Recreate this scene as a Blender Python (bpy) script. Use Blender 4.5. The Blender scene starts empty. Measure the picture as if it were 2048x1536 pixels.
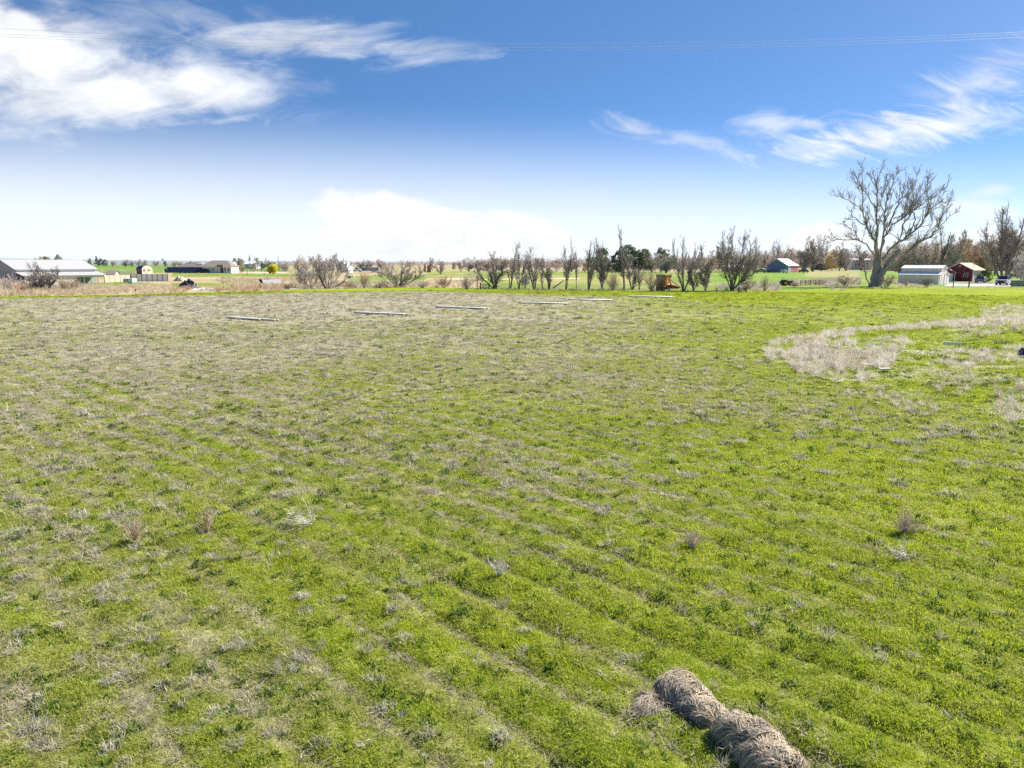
import bpy, math, random
import numpy as np
from mathutils import Vector, Matrix

# ------------------------------------------------------------------ camera
SC = bpy.context.scene
COL = SC.collection
H = 4.6                     # camera height, metres
F = 1462.0                  # focal length in pixels of a 2048 wide picture
PITCH = math.radians(9.36)
cam_d = bpy.data.cameras.new("camera")
cam_d.sensor_width = 36.0
cam_d.lens = 36.0 * F / 2048.0
cam_d.clip_start = 0.1
cam_d.clip_end = 40000
cam = bpy.data.objects.new("camera", cam_d)
COL.objects.link(cam)
cam.location = (0, 0, H)
cam.rotation_euler = (math.radians(90) - PITCH, 0, 0)
SC.camera = cam
SC.view_settings.view_transform = 'Standard'
SC.view_settings.look = 'None'
SC.view_settings.gamma = 1.0
SC.view_settings.exposure = 1.55
SC.view_settings.use_curve_mapping = False
SC.cycles.use_denoising = False
SC.cycles.max_bounces = 6
SC.cycles.diffuse_bounces = 3
SC.cycles.transmission_bounces = 4
SC.cycles.volume_bounces = 0
SC.cycles.caustics_reflective = False
SC.cycles.caustics_refractive = False

CP, SP = math.cos(PITCH), math.sin(PITCH)

# ------------------------------------------------------------------ sun and sky
SUN_AZ, SUN_EL = math.radians(60), math.radians(42)      # azimuth clockwise from the view axis
sunvec = Vector((math.sin(SUN_AZ) * math.cos(SUN_EL), math.cos(SUN_AZ) * math.cos(SUN_EL), math.sin(SUN_EL)))
sun_d = bpy.data.lights.new("sun", 'SUN')
sun_d.energy = 4.2
sun_d.angle = math.radians(0.5)
sun_d.color = (1.0, 0.95, 0.86)
sun = bpy.data.objects.new("sun", sun_d)
COL.objects.link(sun)
sun.location = (40, 20, 60)
sun.rotation_euler = (-sunvec).to_track_quat('-Z', 'Y').to_euler()

SKY_STRENGTH = 0.10
world = bpy.data.worlds.new("World")
SC.world = world
world.use_nodes = True
WT = world.node_tree
WT.nodes.clear()

def W(kind, **kw):
    n = WT.nodes.new(kind)
    for k, v in kw.items():
        setattr(n, k, v)
    return n

def wlink(a, b):
    WT.links.new(a, b)

def wmath(op, a, b=None, c=None, clamp=False):
    n = W('ShaderNodeMath', operation=op, use_clamp=clamp)
    for i, v in enumerate((a, b, c)):
        if v is None:
            continue
        if isinstance(v, (int, float)):
            n.inputs[i].default_value = v
        else:
            wlink(v, n.inputs[i])
    return n.outputs[0]

def wstep(v, lo, hi):                       # smoothstep
    n = W('ShaderNodeMapRange', interpolation_type='SMOOTHSTEP')
    wlink(v, n.inputs[0])
    n.inputs[1].default_value = lo
    n.inputs[2].default_value = hi
    return n.outputs[0]

def wmix(fac, a, b):
    n = W('ShaderNodeMix', data_type='RGBA')
    for i, v in ((0, fac), (6, a), (7, b)):
        if isinstance(v, (int, float)):
            n.inputs[i].default_value = v
        elif isinstance(v, tuple):
            n.inputs[i].default_value = v
        else:
            wlink(v, n.inputs[i])
    return n.outputs[2]

tc = W('ShaderNodeTexCoord')
sep = W('ShaderNodeSeparateXYZ')
wlink(tc.outputs['Generated'], sep.inputs[0])
dx, dy, dz = sep.outputs
zz = wmath('MAXIMUM', dz, 0.0)
# the clear blue of the upper sky comes down low in this air: sample the sky texture higher up than it stands
zs = wmath('ADD', wmath('MULTIPLY', zz, 3.0), 0.03)
comb = W('ShaderNodeCombineXYZ')
wlink(dx, comb.inputs[0]); wlink(dy, comb.inputs[1]); wlink(zs, comb.inputs[2])
nrm = W('ShaderNodeVectorMath', operation='NORMALIZE')
wlink(comb.outputs[0], nrm.inputs[0])
sky = W('ShaderNodeTexSky', sky_type='NISHITA')
sky.sun_disc = False
sky.sun_elevation = SUN_EL
sky.sun_rotation = SUN_AZ
sky.altitude = 800
sky.air_density = 1.0
sky.dust_density = 0.25
sky.ozone_density = 1.5
wlink(nrm.outputs[0], sky.inputs[0])
hs = W('ShaderNodeHueSaturation')
hs.inputs['Hue'].default_value = 0.500
hs.inputs['Saturation'].default_value = 1.22
hs.inputs['Value'].default_value = 0.64
wlink(sky.outputs[0], hs.inputs['Color'])
skycol = hs.outputs[0]
# clouds: laid out by direction (u across, v up, both as tangents from the view axis)
ysafe = wmath('MAXIMUM', dy, 0.12)
uu = wmath('DIVIDE', dx, ysafe)
vv = wmath('DIVIDE', zz, ysafe)

def uvp(px, py):
    u0 = (px - 1024) / F; v0 = (768 - py) / F
    d = (u0, CP + v0 * SP, -SP + v0 * CP)
    return d[0] / d[1], d[2] / d[1]

def wnoise(su, sv, scale, detail, rough, dist, seed, skew=0.0):
    c = W('ShaderNodeCombineXYZ')
    wlink(wmath('MULTIPLY', wmath('ADD', uu, wmath('MULTIPLY', vv, skew)), su), c.inputs[0])
    wlink(wmath('MULTIPLY', wmath('ADD', vv, wmath('MULTIPLY', uu, -skew * 0.3)), sv), c.inputs[1])
    c.inputs[2].default_value = seed
    n = W('ShaderNodeTexNoise')
    n.inputs['Scale'].default_value = scale
    n.inputs['Detail'].default_value = detail
    n.inputs['Roughness'].default_value = rough
    n.inputs['Distortion'].default_value = dist
    wlink(c.outputs[0], n.inputs['Vector'])
    return n.outputs['Fac']

puff = wnoise(1.0, 2.2, 9.0, 9, 0.58, 0.3, 3.1)
wisp = wnoise(1.0, 3.6, 9.0, 9, 0.60, 0.7, 8.7, 0.3)
wisp2 = wnoise(0.8, 3.6, 9.0, 9, 0.60, 1.6, 2.3, -0.9)
total = None

def cloud(px, py, rx, ry, tilt, noise, amp, soft, opac, bias=0.0):
    """One cloud: an elliptic region of sky (centre and half sizes as in the photo), eaten into by noise."""
    global total
    cu, cv = uvp(px, py)
    ru, rv = rx / F, ry / F
    t = math.radians(tilt)
    a = wmath('SUBTRACT', uu, cu); b = wmath('SUBTRACT', vv, cv)
    p = wmath('ADD', wmath('MULTIPLY', a, math.cos(t)), wmath('MULTIPLY', b, math.sin(t)))
    q = wmath('SUBTRACT', wmath('MULTIPLY', b, math.cos(t)), wmath('MULTIPLY', a, math.sin(t)))
    p = wmath('DIVIDE', p, ru); q = wmath('DIVIDE', q, rv)
    e = wmath('SQRT', wmath('ADD', wmath('MULTIPLY', p, p), wmath('MULTIPLY', q, q)))
    d = wmath('ADD', wmath('SUBTRACT', 1.0, e), wmath('MULTIPLY', wmath('SUBTRACT', noise, 0.5 - bias), amp))
    m = wmath('MULTIPLY', wstep(d, 0.0, soft), opac)
    m = wmath('SUBTRACT', 1.0, m)
    total = m if total is None else wmath('MULTIPLY', total, m)

cloud(70, 130, 300, 150, -4, puff, 1.5, 0.95, 0.95)
cloud(30, 60, 110, 60, -20, puff, 1.4, 0.5, 0.9)
cloud(400, 168, 260, 68, -5, puff, 1.9, 1.1, 0.88)
cloud(330, 180, 300, 58, -6, wisp, 1.7, 0.9, 0.6)
cloud(170, 205, 380, 56, -2, wisp, 2.0, 0.9, 0.7)
cloud(640, 85, 330, 48, -3, wisp, 2.6, 1.2, 0.62)
cloud(350, 30, 320, 60, -10, wisp2, 2.4, 1.6, 0.30)
cloud(790, 458, 195, 80, -8, puff, 1.0, 0.36, 0.95)
cloud(980, 475, 190, 60, -8, puff, 1.1, 0.40, 0.9)
cloud(1790, 262, 300, 52, 9, wisp2, 2.6, 1.2, 0.80)
cloud(1930, 245, 190, 30, 10, wisp, 2.2, 1.1, 0.55)
cloud(1545, 245, 90, 28, 0, wisp, 2.4, 1.1, 0.60)
cloud(1360, 275, 170, 26, -12, wisp2, 2.6, 1.3, 0.50)
cloud(1960, 165, 220, 74, 24, wisp2, 2.4, 1.5, 0.55)
cloud(1640, 487, 80, 44, 6, puff, 0.9, 0.25, 0.95)
cloud(1950, 420, 110, 38, -10, puff, 1.6, 0.9, 0.60)
cloud(1990, 480, 130, 40, 0, puff, 1.3, 0.7, 0.80)
cloud(1985, 380, 50, 16, 8, wisp, 1.6, 1.0, 0.45)
cloudmask = wmath('SUBTRACT', 1.0, total)
# the bright milky air near the horizon, whiter on the side away from the sun's blue
lowair = wmath('SUBTRACT', 1.0, wstep(wmath('ADD', vv, wmath('MULTIPLY', uu, 0.05)), 0.015, 0.208))
lowair = wmath('POWER', lowair, 1.05)
skycol = wmath and wmix(wmath('MULTIPLY', lowair, 0.92), skycol, (3.46, 3.62, 3.76, 1))
shade = wmath('ADD', 0.62, wmath('MULTIPLY', puff, 0.72))
ccol = W('ShaderNodeVectorMath', operation='SCALE')
ccol.inputs[0].default_value = (3.62, 3.66, 3.72)
wlink(shade, ccol.inputs['Scale'])
skycol = wmix(cloudmask, skycol, ccol.outputs[0])
bg = W('ShaderNodeBackground')
bg.inputs['Strength'].default_value = SKY_STRENGTH
wlink(skycol, bg.inputs['Color'])
wo = W('ShaderNodeOutputWorld')
wlink(bg.outputs[0], wo.inputs['Surface'])

# ------------------------------------------------------------------ measuring helpers
def G(px, py):
    """Ground point seen at a pixel of the photo."""
    u = (px - 1024) / F; v = (768 - py) / F
    t = H / (SP - v * CP)
    return np.array([u * t, (CP + v * SP) * t, 0.0])

def YG(py):
    return G(1024, py)[1]

def XA(px, Y, z=0.0):
    return (px - 1024) / F * (Y * CP + (H - z) * SP)

def ZA(py, Y):
    v = (768 - py) / F
    return H + Y * (-SP + v * CP) / (CP + v * SP)

def project(x, y, z):
    dc = y * CP + (H - z) * SP
    up = y * SP - (H - z) * CP
    dc = np.maximum(dc, 0.05)
    return 1024 + F * x / dc, 768 - F * up / dc

RNG = np.random.default_rng(7)

def _hash(ix, iy, seed):
    h = (ix.astype(np.int64) * 374761393 + iy.astype(np.int64) * 668265263 + seed * 1442695041) & 0xffffffff
    h = ((h ^ (h >> 13)) * 1274126177) & 0xffffffff
    h = h ^ (h >> 16)
    return (h & 0xffffff) / float(0xffffff)

def vnoise(x, y, seed=0):
    ix = np.floor(x); iy = np.floor(y)
    fx = x - ix; fy = y - iy
    fx = fx * fx * (3 - 2 * fx); fy = fy * fy * (3 - 2 * fy)
    a = _hash(ix, iy, seed); b = _hash(ix + 1, iy, seed)
    c = _hash(ix, iy + 1, seed); d = _hash(ix + 1, iy + 1, seed)
    return (a + (b - a) * fx) * (1 - fy) + (c + (d - c) * fx) * fy

def fbm(x, y, seed=0, octv=4):
    s = 0; a = 0.5; t = 0
    for o in range(octv):
        s = s + a * vnoise(x, y, seed + o * 17); t += a
        x = x * 2.03 + 11.3; y = y * 2.03 + 5.7; a *= 0.55
    return s / t

def sstep(v, lo, hi):
    t = np.clip((v - lo) / (hi - lo), 0, 1)
    return t * t * (3 - 2 * t)

def inpoly(x, y, poly):
    x = np.asarray(x); y = np.asarray(y)
    r = np.zeros(x.shape, bool)
    n = len(poly)
    for i in range(n):
        x0, y0 = poly[i]; x1, y1 = poly[(i + 1) % n]
        c = ((y0 > y) != (y1 > y)) & (x < (x1 - x0) * (y - y0) / ((y1 - y0) if y1 != y0 else 1e-9) + x0)
        r ^= c
    return r

def polysdf(x, y, poly):
    """Distance to the polygon's edge, positive inside."""
    d = np.full(np.shape(x), 1e9)
    n = len(poly)
    for i in range(n):
        ax, ay = poly[i]; bx, by = poly[(i + 1) % n]
        ex, ey = bx - ax, by - ay
        t = np.clip(((x - ax) * ex + (y - ay) * ey) / (ex * ex + ey * ey + 1e-9), 0, 1)
        d = np.minimum(d, np.hypot(x - ax - t * ex, y - ay - t * ey))
    return np.where(inpoly(x, y, poly), d, -d)

# ------------------------------------------------------------------ scene bookkeeping
def tag(o, label=None, cat=None, group=None, kind=None):
    if label: o['label'] = label
    if cat: o['category'] = cat
    if group: o['group'] = group
    if kind: o['kind'] = kind
    return o

def thing(name, label, cat, loc=(0, 0, 0), rz=0.0, group=None):
    o = bpy.data.objects.new(name, None)
    o.empty_display_size = 0.3
    COL.objects.link(o)
    o.location = loc
    o.rotation_euler = (0, 0, rz)
    return tag(o, label, cat, group)

def link_mesh(name, me, mat=None, parent=None):
    if mat is not None:
        me.materials.clear()
        me.materials.append(mat)
    o = bpy.data.objects.new(name, me)
    COL.objects.link(o)
    if parent is not None:
        o.parent = parent
    return o

def np_mesh(name, verts, faces, smooth=False):
    """faces: (N,3) or (N,4) integer array, or a list of such arrays."""
    me = bpy.data.meshes.new(name)
    verts = np.asarray(verts, np.float32)
    fl = faces if isinstance(faces, list) else [faces]
    fl = [np.asarray(f, np.int32) for f in fl if len(f)]
    me.vertices.add(len(verts))
    me.vertices.foreach_set('co', verts.ravel())
    idx = np.concatenate([f.ravel() for f in fl])
    tot = np.concatenate([np.full(len(f), f.shape[1], np.int32) for f in fl])
    start = np.concatenate([[0], np.cumsum(tot)[:-1]]).astype(np.int32)
    me.loops.add(len(idx))
    me.loops.foreach_set('vertex_index', idx)
    me.polygons.add(len(tot))
    me.polygons.foreach_set('loop_start', start)
    me.polygons.foreach_set('loop_total', tot)
    if smooth:
        me.polygons.foreach_set('use_smooth', np.ones(len(tot), bool))
    me.update(calc_edges=True)
    return me

class MB:
    """Collects simple shapes into one mesh."""
    def __init__(self):
        self.v = []; self.f = []
    def add(self, vs, fs):
        b = len(self.v)
        self.v += [tuple(map(float, p)) for p in vs]
        self.f += [tuple(b + i for i in f) for f in fs]
        return self
    def box(self, x0, x1, y0, y1, z0, z1):
        vs = [(x0, y0, z0), (x1, y0, z0), (x1, y1, z0), (x0, y1, z0), (x0, y0, z1), (x1, y0, z1), (x1, y1, z1), (x0, y1, z1)]
        return self.add(vs, [(3, 2, 1, 0), (4, 5, 6, 7), (0, 1, 5, 4), (1, 2, 6, 5), (2, 3, 7, 6), (3, 0, 4, 7)])
    def prism_y(self, poly, y0, y1):         # polygon in (x, z) pushed along y
        n = len(poly)
        vs = [(x, y0, z) for x, z in poly] + [(x, y1, z) for x, z in poly]
        return self.add(vs, [tuple(range(n)), tuple(range(2 * n - 1, n - 1, -1))] + [(i, n + i, n + (i + 1) % n, (i + 1) % n) for i in range(n)])
    def prism_x(self, poly, x0, x1):         # polygon in (y, z) pushed along x
        n = len(poly)
        vs = [(x0, y, z) for y, z in poly] + [(x1, y, z) for y, z in poly]
        return self.add(vs, [tuple(range(n)), tuple(range(2 * n - 1, n - 1, -1))] + [(i, n + i, n + (i + 1) % n, (i + 1) % n) for i in range(n)])
    def slab(self, p0, p1, p2, p3, th):      # four corners, thickened downwards
        a = [Vector(p) for p in (p0, p1, p2, p3)]
        b = [p - Vector((0, 0, th)) for p in a]
        return self.add(a + b, [(0, 1, 2, 3), (7, 6, 5, 4)] + [(i, 4 + i, 4 + (i + 1) % 4, (i + 1) % 4) for i in range(4)])
    def tube(self, pts, r, n=6):
        pts = [Vector(p) for p in pts]
        rs = r if isinstance(r, (list, tuple)) else [r] * len(pts)
        b = len(self.v)
        for i, p in enumerate(pts):
            d = (pts[min(i + 1, len(pts) - 1)] - pts[max(i - 1, 0)]).normalized()
            u = d.cross(Vector((0, 0, 1)) if abs(d.z) < .9 else Vector((1, 0, 0))).normalized()
            w = d.cross(u)
            for k in range(n):
                a = 2 * math.pi * k / n
                self.v.append(tuple(p + (u * math.cos(a) + w * math.sin(a)) * rs[i]))
        for i in range(len(pts) - 1):
            for k in range(n):
                self.f.append((b + i * n + k, b + i * n + (k + 1) % n, b + (i + 1) * n + (k + 1) % n, b + (i + 1) * n + k))
        self.f.append(tuple(b + k for k in range(n))[::-1])
        self.f.append(tuple(b + (len(pts) - 1) * n + k for k in range(n)))
        return self
    def wheel(self, c, r, w, n=16):          # axis along x
        x, y, z = c
        return self.tube([(x - w / 2, y, z), (x - w / 2 + w * .12, y, z), (x + w / 2 - w * .12, y, z), (x + w / 2, y, z)], [r * .9, r, r, r * .9], n)
    def build(self, name, mat, parent=None, bevel=0.0, smooth=False):
        me = bpy.data.meshes.new(name)
        me.from_pydata(self.v, [], self.f)
        import bmesh
        bm = bmesh.new(); bm.from_mesh(me)
        bmesh.ops.recalc_face_normals(bm, faces=bm.faces)
        if bevel:
            bmesh.ops.bevel(bm, geom=list(bm.edges), offset=bevel, segments=2, affect='EDGES', clamp_overlap=True)
        bm.to_mesh(me); bm.free()
        if smooth:
            for p in me.polygons: p.use_smooth = True
        return link_mesh(name, me, mat, parent)

# ------------------------------------------------------------------ materials
def mat_plain(name, c, rough=0.7, c2=None, scale=6.0, bump=0.0, metallic=0.0, spec=0.3, stretch=(1, 1, 1), coord='Object', detail=6):
    m = bpy.data.materials.new(name); m.use_nodes = True
    nt = m.node_tree; bs = nt.nodes['Principled BSDF']
    bs.inputs['Roughness'].default_value = rough
    bs.inputs['Metallic'].default_value = metallic
    bs.inputs['Specular IOR Level'].default_value = spec
    tcn = nt.nodes.new('ShaderNodeTexCoord')
    mp = nt.nodes.new('ShaderNodeMapping'); mp.inputs['Scale'].default_value = stretch
    nt.links.new(tcn.outputs[coord], mp.inputs[0])
    nz = nt.nodes.new('ShaderNodeTexNoise')
    nz.inputs['Scale'].default_value = scale; nz.inputs['Detail'].default_value = detail; nz.inputs['Roughness'].default_value = .65
    nt.links.new(mp.outputs[0], nz.inputs['Vector'])
    rp = nt.nodes.new('ShaderNodeMapRange'); rp.inputs[1].default_value = .32; rp.inputs[2].default_value = .68
    nt.links.new(nz.outputs['Fac'], rp.inputs[0])
    mx = nt.nodes.new('ShaderNodeMix'); mx.data_type = 'RGBA'
    c2 = c2 or tuple(v * .72 for v in c)
    mx.inputs[6].default_value = (*c, 1); mx.inputs[7].default_value = (*c2, 1)
    nt.links.new(rp.outputs[0], mx.inputs[0])
    nt.links.new(mx.outputs[2], bs.inputs['Base Color'])
    if bump:
        b = nt.nodes.new('ShaderNodeBump'); b.inputs['Strength'].default_value = bump; b.inputs['Distance'].default_value = .03
        nt.links.new(nz.outputs['Fac'], b.inputs['Height']); nt.links.new(b.outputs[0], bs.inputs['Normal'])
    return m

def mat_metal_sheet(name, c, period=0.3, axis='X', rough=.45, c2=None):
    """Ribbed painted metal sheet with streaks of wear."""
    m = mat_plain(name, c, rough, c2 or tuple(v * .85 for v in c), 1.5, stretch=(1, 1, .3))
    nt = m.node_tree; bs = nt.nodes['Principled BSDF']
    tcn = [n for n in nt.nodes if n.type == 'TEX_COORD'][0]
    wv = nt.nodes.new('ShaderNodeTexWave'); wv.bands_direction = axis
    wv.inputs['Scale'].default_value = 0.314 / period
    nt.links.new(tcn.outputs['Object'], wv.inputs['Vector'])
    b = nt.nodes.new('ShaderNodeBump'); b.inputs['Strength'].default_value = .5; b.inputs['Distance'].default_value = .02
    nt.links.new(wv.outputs['Fac'], b.inputs['Height']); nt.links.new(b.outputs[0], bs.inputs['Normal'])
    return m

def mat_instance_leaf(name, transl=0.35, rough=.6, glossy=.04):
    """Plant fibre coloured by the 'tint' of each scattered plant; lets light through."""
    m = bpy.data.materials.new(name); m.use_nodes = True
    nt = m.node_tree; nt.nodes.clear()
    at = nt.nodes.new('ShaderNodeAttribute'); at.attribute_type = 'INSTANCER'; at.attribute_name = 'tint'
    av = nt.nodes.new('ShaderNodeAttribute'); av.attribute_type = 'GEOMETRY'; av.attribute_name = 'shade'
    mul = nt.nodes.new('ShaderNodeVectorMath'); mul.operation = 'MULTIPLY'
    nt.links.new(at.outputs['Color'], mul.inputs[0]); nt.links.new(av.outputs['Color'], mul.inputs[1])
    d = nt.nodes.new('ShaderNodeBsdfDiffuse'); t = nt.nodes.new('ShaderNodeBsdfTranslucent')
    nt.links.new(mul.outputs[0], d.inputs['Color']); nt.links.new(mul.outputs[0], t.inputs['Color'])
    mx = nt.nodes.new('ShaderNodeMixShader'); mx.inputs[0].default_value = transl
    nt.links.new(d.outputs[0], mx.inputs[1]); nt.links.new(t.outputs[0], mx.inputs[2])
    g = nt.nodes.new('ShaderNodeBsdfGlossy'); g.inputs['Roughness'].default_value = .45
    m2 = nt.nodes.new('ShaderNodeMixShader'); m2.inputs[0].default_value = glossy
    nt.links.new(mx.outputs[0], m2.inputs[1]); nt.links.new(g.outputs[0], m2.inputs[2])
    o = nt.nodes.new('ShaderNodeOutputMaterial'); nt.links.new(m2.outputs[0], o.inputs[0])
    return m

def mat_leaf(name, c, c2, transl=0.3, scale=1.2):
    m = bpy.data.materials.new(name); m.use_nodes = True
    nt = m.node_tree; nt.nodes.clear()
    tcn = nt.nodes.new('ShaderNodeTexCoord')
    nz = nt.nodes.new('ShaderNodeTexNoise'); nz.inputs['Scale'].default_value = scale; nz.inputs['Detail'].default_value = 5
    nt.links.new(tcn.outputs['Object'], nz.inputs['Vector'])
    rp = nt.nodes.new('ShaderNodeMapRange'); rp.inputs[1].default_value = .35; rp.inputs[2].default_value = .65
    nt.links.new(nz.outputs['Fac'], rp.inputs[0])
    mx = nt.nodes.new('ShaderNodeMix'); mx.data_type = 'RGBA'
    mx.inputs[6].default_value = (*c, 1); mx.inputs[7].default_value = (*c2, 1)
    nt.links.new(rp.outputs[0], mx.inputs[0])
    d = nt.nodes.new('ShaderNodeBsdfDiffuse'); t = nt.nodes.new('ShaderNodeBsdfTranslucent')
    nt.links.new(mx.outputs[2], d.inputs[0]); nt.links.new(mx.outputs[2], t.inputs[0])
    ms = nt.nodes.new('ShaderNodeMixShader'); ms.inputs[0].default_value = transl
    nt.links.new(d.outputs[0], ms.inputs[1]); nt.links.new(t.outputs[0], ms.inputs[2])
    o = nt.nodes.new('ShaderNodeOutputMaterial'); nt.links.new(ms.outputs[0], o.inputs[0])
    return m

M = {}
M['bark_grey'] = mat_plain('bark_grey', (.42, .365, .31), .9, (.24, .21, .18), 3, .4)
M['bark_dark'] = mat_plain('bark_dark', (.22, .195, .17), .9, (.13, .115, .10), 3, .4)
M['bark_pale'] = mat_plain('bark_pale', (.40, .35, .31), .9, (.26, .22, .19), 3, .4)
M['twig_grey'] = mat_plain('twig_grey', (.50, .44, .39), .9, (.37, .325, .29), .6)
M['twig_mid'] = mat_plain('twig_mid', (.36, .315, .28), .9, (.25, .22, .195), .6)
M['twig_dark'] = mat_plain('twig_dark', (.25, .22, .195), .9, (.16, .14, .125), .6)
M['twig_tan'] = mat_plain('twig_tan', (.50, .39, .27), .9, (.34, .265, .19), .6)
M['twig_orange'] = mat_plain('twig_orange', (.55, .37, .22), .9, (.43, .29, .18), .6)
M['twig_red'] = mat_plain('twig_red', (.40, .20, .14), .9, (.30, .18, .14), .6)
M['twig_pink'] = mat_plain('twig_pink', (.62, .50, .43), .9, (.48, .38, .33), .6)
M['twig_white'] = mat_plain('twig_white', (.74, .68, .62), .9, (.58, .53, .49), .6)
M['white_paint'] = mat_plain('white_paint', (.80, .79, .77), .5, (.72, .71, .69), 2)
M['cream'] = mat_plain('cream', (.78, .70, .53), .7, (.70, .62, .46), 2)
M['glass'] = mat_plain('glass', (.03, .04, .05), .08, (.02, .025, .03), 2, spec=.6)
M['black'] = mat_plain('black', (.025, .025, .027), .6)
M['dark_metal'] = mat_plain('dark_metal', (.07, .07, .075), .5)
M['steel'] = mat_plain('steel', (.5, .5, .5), .35, metallic=.8)
M['post_wood'] = mat_plain('post_wood', (.16, .125, .10), .9, (.09, .07, .055), 8)
M['grey_wood'] = mat_plain('grey_wood', (.34, .31, .27), .9, (.22, .20, .17), 5, stretch=(1, 1, 6))

# ------------------------------------------------------------------ the field: what grows where
DRY_ROWS = [
    (585, [(0, .80), (300, .80), (600, .85), (900, .75), (1200, .55), (1350, .30), (1500, .25), (1800, .10), (2048, .08)]),
    (600, [(0, .85), (300, .92), (600, .95), (900, .88), (1200, .72), (1320, .40), (1500, .32), (1800, .20), (2048, .10)]),
    (625, [(0, .72), (300, .95), (500, .90), (750, .82), (1000, .80), (1250, .62), (1400, .42), (1550, .34), (1700, .24), (2048, .16)]),
    (660, [(0, .66), (250, .80), (500, .82), (700, .76), (850, .68), (1050, .74), (1250, .60), (1400, .34), (1500, .18), (1700, .22), (2048, .22)]),
    (710, [(0, .80), (200, .84), (400, .82), (600, .78), (800, .62), (1000, .62), (1150, .66), (1300, .50), (1450, .34), (1600, .30), (2048, .25)]),
    (760, [(0, .72), (200, .76), (400, .75), (600, .60), (800, .46), (1000, .52), (1200, .66), (1350, .58), (1500, .34), (1700, .30), (2048, .14)]),
    (820, [(0, .56), (200, .56), (400, .55), (600, .50), (750, .38), (900, .30), (1050, .24), (1200, .34), (1350, .55), (1500, .55), (1650, .42), (1900, .28), (2048, .22)]),
    (900, [(0, .50), (250, .46), (500, .42), (700, .46), (900, .52), (1100, .44), (1300, .20), (1500, .16), (1700, .26), (1900, .34), (2048, .28)]),
    (1000, [(0, .46), (250, .42), (500, .42), (750, .36), (1000, .46), (1250, .34), (1500, .24), (1700, .18), (2048, .20)]),
    (1150, [(0, .46), (300, .38), (600, .38), (900, .36), (1200, .30), (1500, .20), (1800, .12), (2048, .12)]),
    (1300, [(0, .52), (300, .42), (600, .42), (900, .32), (1200, .30), (1500, .15), (1800, .10), (2048, .10)]),
    (1500, [(0, .58), (300, .48), (600, .42), (900, .32), (1200, .22), (1500, .12), (2048, .08)]),
]
EDGE = [(-400, 600), (0, 593), (250, 589), (400, 585), (560, 580), (840, 574), (960, 577), (1100, 580), (1430, 582), (1560, 581), (1720, 577), (2048, 577.5), (2600, 577)]

def edge_py(px):
    return np.interp(px, [e[0] for e in EDGE], [e[1] for e in EDGE])

def dry_map(px, py):
    pys = np.array([r[0] for r in DRY_ROWS], float)
    vals = np.stack([np.interp(px, [q[0] for q in r[1]], [q[1] for q in r[1]]) for r in DRY_ROWS])
    k = np.clip(np.searchsorted(pys, py) - 1, 0, len(pys) - 2)
    t = np.clip((py - pys[k]) / (pys[k + 1] - pys[k]), 0, 1)
    a = np.take_along_axis(vals, k[None], 0)[0]; b = np.take_along_axis(vals, (k + 1)[None], 0)[0]
    return a + (b - a) * t

ROWD = math.radians(45)                      # the drill rows run towards the far corner of the field
def row_coord(x, y):
    w = 0.35 * (fbm(x * .06, y * .06, 91, 2) - .5) * 4
    return x * math.cos(ROWD) + y * math.sin(ROWD) + w

def row_long(x, y):
    return -x * math.sin(ROWD) + y * math.cos(ROWD)

MOUND_PX = [(1522, 702), (1545, 684), (1640, 664), (1760, 655), (1900, 641), (2048, 616), (2500, 590), (2600, 1000), (2048, 868), (1900, 808), (1760, 778), (1640, 768), (1560, 738)]
MOUND = [tuple(G(a, b)[:2]) for a, b in MOUND_PX]

def rowwave(s):
    p = s * 2 * math.pi / .82
    return np.sin(p) + .45 * np.sin(2 * p + 1.1)

def relief(x, y):
    d = np.hypot(x, y)
    px, py = project(x, np.maximum(y, 2.5), 0 * x)
    fld = sstep(py - edge_py(px), -1.0, 4.0) * (y > 2)
    s = row_coord(x, y)
    amp = .030 * sstep(fbm(x * .22, y * .22, 5, 3), .30, .75)
    z = amp * rowwave(s) * np.clip(1.5 - d / 45, 0, 1)
    z = z + .09 * (fbm(x * .9, y * .9, 12, 3) - .5) + .10 * (fbm(x * .12, y * .12, 13, 2) - .5)
    z = z + .11 * (fbm(x * 2.6, y * 2.6, 14, 3) - .5) * np.clip(1.5 - d / 25, 0, 1)
    sd = polysdf(x, y, MOUND)
    up = sstep(sd, -0.5, 6.0)
    z = z + up * (.42 + .55 * (fbm(x * .22, y * .22, 33, 4) - .42))
    return z * np.where(d < 200, 1, 0) * np.where(y > -30, 1, 0) * (fld * .97 + .03)

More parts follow.
